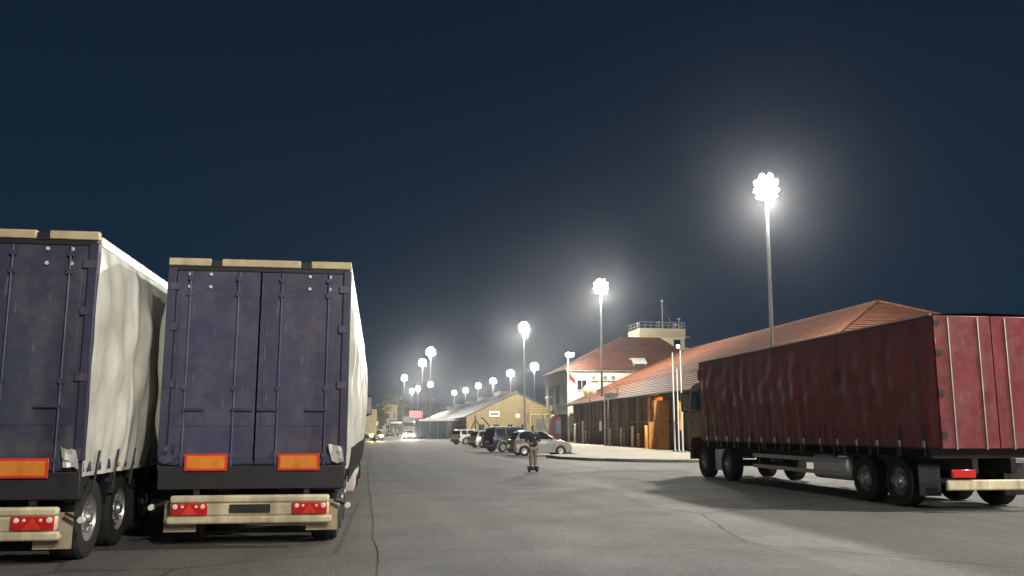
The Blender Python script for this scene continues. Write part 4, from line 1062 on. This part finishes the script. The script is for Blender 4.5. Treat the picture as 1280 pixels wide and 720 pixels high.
# ------------------------------------------------------------------ far background
BY = 285
bx0, bx1 = P(471, 520, BY).x, P(496.5, 520, BY).x; bz = P(484, 507, BY).z
t = thing('apartment_block', 'plain beige flat-roofed block at the far end of the road', 'building', (bx0, BY, 0))
MB().bx(0, bx1-bx0, 0, 12, 0, bz).build('wall', m_beige, t); MB().bx(-.15, bx1-bx0+.15, -.15, 12.1, bz, bz+.3).build('parapet', m_beige, t)
for k in range(3):
    for j in range(2): window(t, .8+k*2.1, 1.9+k*2.1, 1.4+j*3.4, 3.0+j*3.4, 0, 'Y', 2, m_whitep)
BY = 240; q = P(490, 535, BY)
t = thing('shop_hut', 'small dark hut with white awning before the beige block', 'hut', (q.x-.6, BY, 0))
MB().bx(0, 3.4, 0, 4, 0, 3.8).build('wall', m_wood, t); MB().prism([(-1.3, 3.0), (0, 3.5), (0, 3.6), (-1.3, 3.1)], .2, 3.5, 'X').build('awning', m_whitep, t); MB().bx(.5, 1.5, -.05, 0, .1, 2.3).build('door', m_greywall, t); MB().bx(2.0, 3.1, -.05, 0, 1.0, 2.3).build('window', m_glass, t); MB().bx(-.1, 3.5, -.1, 4.1, 3.8, 3.95).build('roof', m_zinc, t)
RY = 215; q0, q1 = P(512, 522, RY), P(528, 514, RY)
t = thing('lit_sign', 'red illuminated sign panel on two posts above the road', 'sign', ((q0.x+q1.x)/2, RY, 0))
ww = (q1.x-q0.x)/2
MB().bx(-ww, ww, -.12, .12, q0.z, q1.z).build('panel', m_redsign, t, bevel=.03)
for s in (-1, 1): MB().tube((s*ww*.7, .2, 0), (s*ww*.7, .2, q1.z-.1), .09, n=8).build('post', m_pole, t)
MB().bx(-ww-.06, ww+.06, .12, .18, q0.z-.06, q1.z+.06).build('frame', m_steel, t)

def tree(name, label, loc, H, cw, chh, m, seed, n=2600, leaf=.22):
    rnd = random.Random(seed); t = thing(name, label, 'tree', loc, group=None)
    b = MB(); base = H-chh
    b.tube((0, 0, -.1), (.08, 0, base*.6), .16, .12, 8); b.tube((.08, 0, base*.6), (0, .1, H*.72), .12, .05, 7)
    tips = []
    for k in range(9):
        a = rnd.uniform(0, 6.28); z0 = rnd.uniform(base*.8, H*.65); rr = cw*rnd.uniform(.3, .75)
        p1 = Vector((rr*math.cos(a), rr*math.sin(a), z0+rnd.uniform(.3, 1.2))); b.tube((.04, 0, z0-.3), p1, .05, .02, 5); tips.append(p1)
    b.build('trunk', m_bark, t)
    cl_ = [Vector((rnd.gauss(0, .42)*cw, rnd.gauss(0, .42)*cw, base+chh*(.5+rnd.gauss(0, .24)))) for _ in range(26)]+tips
    c = MB()
    for i in range(n):
        q = rnd.choice(cl_); s = cw*.24
        p = q+Vector((rnd.gauss(0, s), rnd.gauss(0, s), rnd.gauss(0, s*.8)))
        u = Vector((rnd.gauss(0, 1), rnd.gauss(0, 1), rnd.gauss(0, 1))).normalized(); v = u.orthogonal().normalized(); l_ = leaf*rnd.uniform(.6, 1.3)
        c.add([p-u*l_, p+v*l_*.45, p+u*l_, p-v*l_*.45], [(0, 1, 2, 3)])
    c.build('crown', m, t, smooth=False, fix=False)
    return t
q = P(476, 530, 200); tree('roadside_tree', 'dark leafy tree between the cream box truck and the beige block', (q.x, 200, 0), 6.6, 1.9, 4.6, m_leaf, 3)
q = P(491, 530, 330); tree('background_tree', 'olive tree crown rising behind the beige block', (q.x, 330, 0), 13.5, 3.0, 6.5, m_leaf2, 5, leaf=.4)
q = P(463, 530, 260); tree('background_tree', 'dark tree rising behind the cream box truck', (q.x, 260, 0), 8.5, 2.4, 5.5, m_leaf, 8, leaf=.3)
for k, (px, Y, H) in enumerate(((506, 420, 12), (535, 460, 14), (556, 470, 13))):
    q = P(px, 530, Y); tree('background_tree', 'distant dark tree closing the far end of the yard', (q.x, Y, 0), H, 4.2, 8, m_leaf2 if k % 2 else m_leaf, 11+k, leaf=.55)['group'] = 'distant trees'

# ------------------------------------------------------------------ person on a self-balancing board
pp = G(667, 590)
bt = thing('balance_board', 'black two-wheeled self-balancing board under the riding person', 'balance board', (pp.x, pp.y+.1, 0), R(6))
for s in (-1, 1):
    o = MB().lathe([(0, -.045), (.055, -.045), (.085, -.04), (.095, -.02), (.095, .02), (.085, .04), (.055, .045), (0, .045)], (0, 0, 0), 'X', 22).build('wheel', m_rub, bt); o.location = (s*.150, 0, .095)
    q = MB(); pts = [(math.cos(R(k))*.115, math.sin(R(k))*.115) for k in range(15, 166, 15)]
    vs = [(s*.150+x, u, .095+v) for x in (-.055, .055) for u, v in pts]; n = len(pts)
    q.add(vs, [(k, k+1, n+k+1, n+k) for k in range(n-1)]).build('fender', m_black, bt, fix=False)
    MB().bx(*sorted((s*.012, s*.115)), -.09, .09, .085, .135).build('foot_pad', m_black, bt, bevel=.03)
MB().tube((-.12, 0, .10), (.12, 0, .10), .04, n=12).build('axle_housing', m_black, bt)
# body, facing the camera (-Y)
PS = .90
pe = thing('person', 'person in dark navy top and khaki trousers gliding on a small black board', 'person', (pp.x, pp.y+.1, .135), R(6)); pe.scale = (PS, PS, PS)
def skin(name, verts, edges, rad, m, parent, root=0, sub=2):
    me = bpy.data.meshes.new(name); me.from_pydata(verts, edges, []); o = bpy.data.objects.new(name, me); col.objects.link(o)
    me.materials.append(m); o.parent = parent
    s = o.modifiers.new('skin', 'SKIN'); s.use_smooth_shade = True
    for v, r_ in zip(me.skin_vertices[0].data, rad): v.radius = r_ if isinstance(r_, tuple) else (r_, r_)
    me.skin_vertices[0].data[root].use_root = True
    q = o.modifiers.new('sub', 'SUBSURF'); q.levels = sub; q.render_levels = sub
    return o
# one continuous body: pelvis 0
V = [(0, 0, .90), (0, .0, 1.05), (0, .01, 1.22), (0, .0, 1.38), (0, -.01, 1.46), (0, -.025, 1.53)]
E = [(0, 1), (1, 2), (2, 3), (3, 4), (4, 5)]
Rr = [(.155, .11), (.145, .10), (.165, .115), (.15, .10), (.06, .06), (.055, .055)]
for s in (-1, 1):
    i = len(V)
    V += [(s*.09, 0, .84), (s*.095, -.02, .47), (s*.085, .02, .10), (s*.085, -.09, .045)]
    E += [(0, i), (i, i+1), (i+1, i+2), (i+2, i+3)]; Rr += [(.085, .09), (.06, .06), (.042, .045), (.038, .03)]
    i = len(V)
    V += [(s*.185, 0, 1.38), (s*.27, .03, 1.13), (s*(.20), -.16, 1.02), (s*.165, -.22, 1.02)]
    E += [(3, i), (i, i+1), (i+1, i+2), (i+2, i+3)]; Rr += [.065, .05, .036, .03]
body = skin('body', V, E, Rr, m_skin, pe)
# head
def ellip(name, c, r, m, parent, n=18, k=12, deform=None):
    b = MB(); vs = []
    for i in range(k+1):
        ph = math.pi*i/k
        for j in range(n):
            th = 2*math.pi*j/n; p = Vector((math.sin(ph)*math.cos(th), math.sin(ph)*math.sin(th), math.cos(ph)))
            if deform: p = deform(p)
            vs.append((c[0]+p.x*r[0], c[1]+p.y*r[1], c[2]+p.z*r[2]))
    fs = [(i*n+j, i*n+(j+1) % n, (i+1)*n+(j+1) % n, (i+1)*n+j) for i in range(k) for j in range(n)]
    return b.add(vs, fs).build(name, m, parent, ang=80)
def jaw(p):
    q = p.copy()
    if q.z < 0: q.x *= 1-.28*(-q.z)**1.2; q.y *= 1-.12*(-q.z)
    return q
hd = ellip('head', (0, -.035, 1.63), (.076, .095, .115), m_skin, pe, deform=jaw)
MB().prism([(-.016, 1.605), (.016, 1.605), (0, 1.65)], -.152, -.12, 'Y').build('nose', m_skin, hd)
for s in (-1, 1):
    ellip('eye', (s*.03, -.122, 1.645), (.012, .008, .008), m_whitep, hd, 10, 6); ellip('pupil', (s*.03, -.129, 1.645), (.005, .003, .005), m_hair, hd, 8, 5)
    ellip('ear', (s*.077, -.02, 1.63), (.012, .022, .03), m_skin, hd, 10, 8)
MB().box((0, -.121, 1.575), (.045, .012, .010)).build('mouth', m_redp, hd)
def hairf(p):
    q = p.copy()
    if q.y < -.2 and q.z < .45: q.y = max(q.y, -.2); 
    if q.z < -.35: q.z = -.35
    return q
ellip('hair', (0, -.018, 1.655), (.088, .100, .108), m_hair, pe, deform=hairf)
# clothes
sv = [(0, 0, .84), (0, 0, 1.05), (0, .01, 1.22), (0, .0, 1.38), (0, -.005, 1.45)]
se = [(0, 1), (1, 2), (2, 3), (3, 4)]; sr = [(.20, .15), (.185, .135), (.20, .145), (.175, .12), (.075, .075)]
for s in (-1, 1):
    i = len(sv); sv += [(s*.195, 0, 1.385), (s*.285, .03, 1.14), (s*.262, -.04, 1.085)]; se += [(3, i), (i, i+1), (i+1, i+2)]; sr += [.088, .074, .055]
skin('jacket', sv, se, sr, m_shirt, pe)
tv = [(0, 0, .86)]; te = []; tr_ = [(.165, .125)]
for s in (-1, 1):
    i = len(tv); tv += [(s*.095, 0, .76), (s*.098, -.02, .46), (s*.088, .015, .10)]; te += [(0, i), (i, i+1), (i+1, i+2)]; tr_ += [(.10, .105), (.078, .08), (.066, .07)]
skin('trousers', tv, te, tr_, m_trous, pe)
for s in (-1, 1):
    MB().prism([(.09, 0), (-.17, 0), (-.19, .03), (-.15, .07), (-.02, .11), (.085, .10)], s*.09-.046, s*.09+.046, 'X').build('shoe', m_shoe, pe, bevel=.02)
    # hand: palm plus five curled fingers
    hx, hy, hzz = s*.155, -.245, 1.015
    h = MB().box((hx, hy, hzz), (.035, .085, .08), rz=s*.3).build('palm', m_skin, pe, bevel=.014)
    for f in range(4):
        z = hzz+.032-f*.021; ln = (.05, .056, .052, .042)[f]
        MB().path([(hx-s*.01, hy-.035, z), (hx-s*.025, hy-.035-ln*.6, z-.004), (hx-s*.05, hy-.035-ln*.75, z-.008), (hx-s*.06, hy-.045, z-.01)], .0088, 6).build('finger', m_skin, h)
    MB().path([(hx-s*.005, hy+.0, hzz+.035), (hx-s*.03, hy-.03, hzz+.06), (hx-s*.045, hy-.055, hzz+.055)], .010, 6).build('thumb', m_skin, h)
MB().box((.055, -.147, 1.27), (.05, .006, .035)).build('chest_logo', m_whitep, pe)

# ------------------------------------------------------------------ thin night haze
hzb = MB().bx(-320, 320, -60, 560, -1.2, 22)
ho_ = hzb.build('haze', m_black, smooth=False)
hm = bpy.data.materials.new('haze_air'); hm.use_nodes = True; hn = hm.node_tree.nodes; hn.clear()
oo = hn.new('ShaderNodeOutputMaterial'); pv = hn.new('ShaderNodeVolumePrincipled')
pv.inputs['Color'].default_value = (.88, .93, 1, 1); pv.inputs['Density'].default_value = .00020; pv.inputs['Anisotropy'].default_value = .92
hm.node_tree.links.new(pv.outputs[0], oo.inputs['Volume'])
ho_.data.materials.clear(); ho_.data.materials.append(hm); ho_['kind'] = 'stuff'
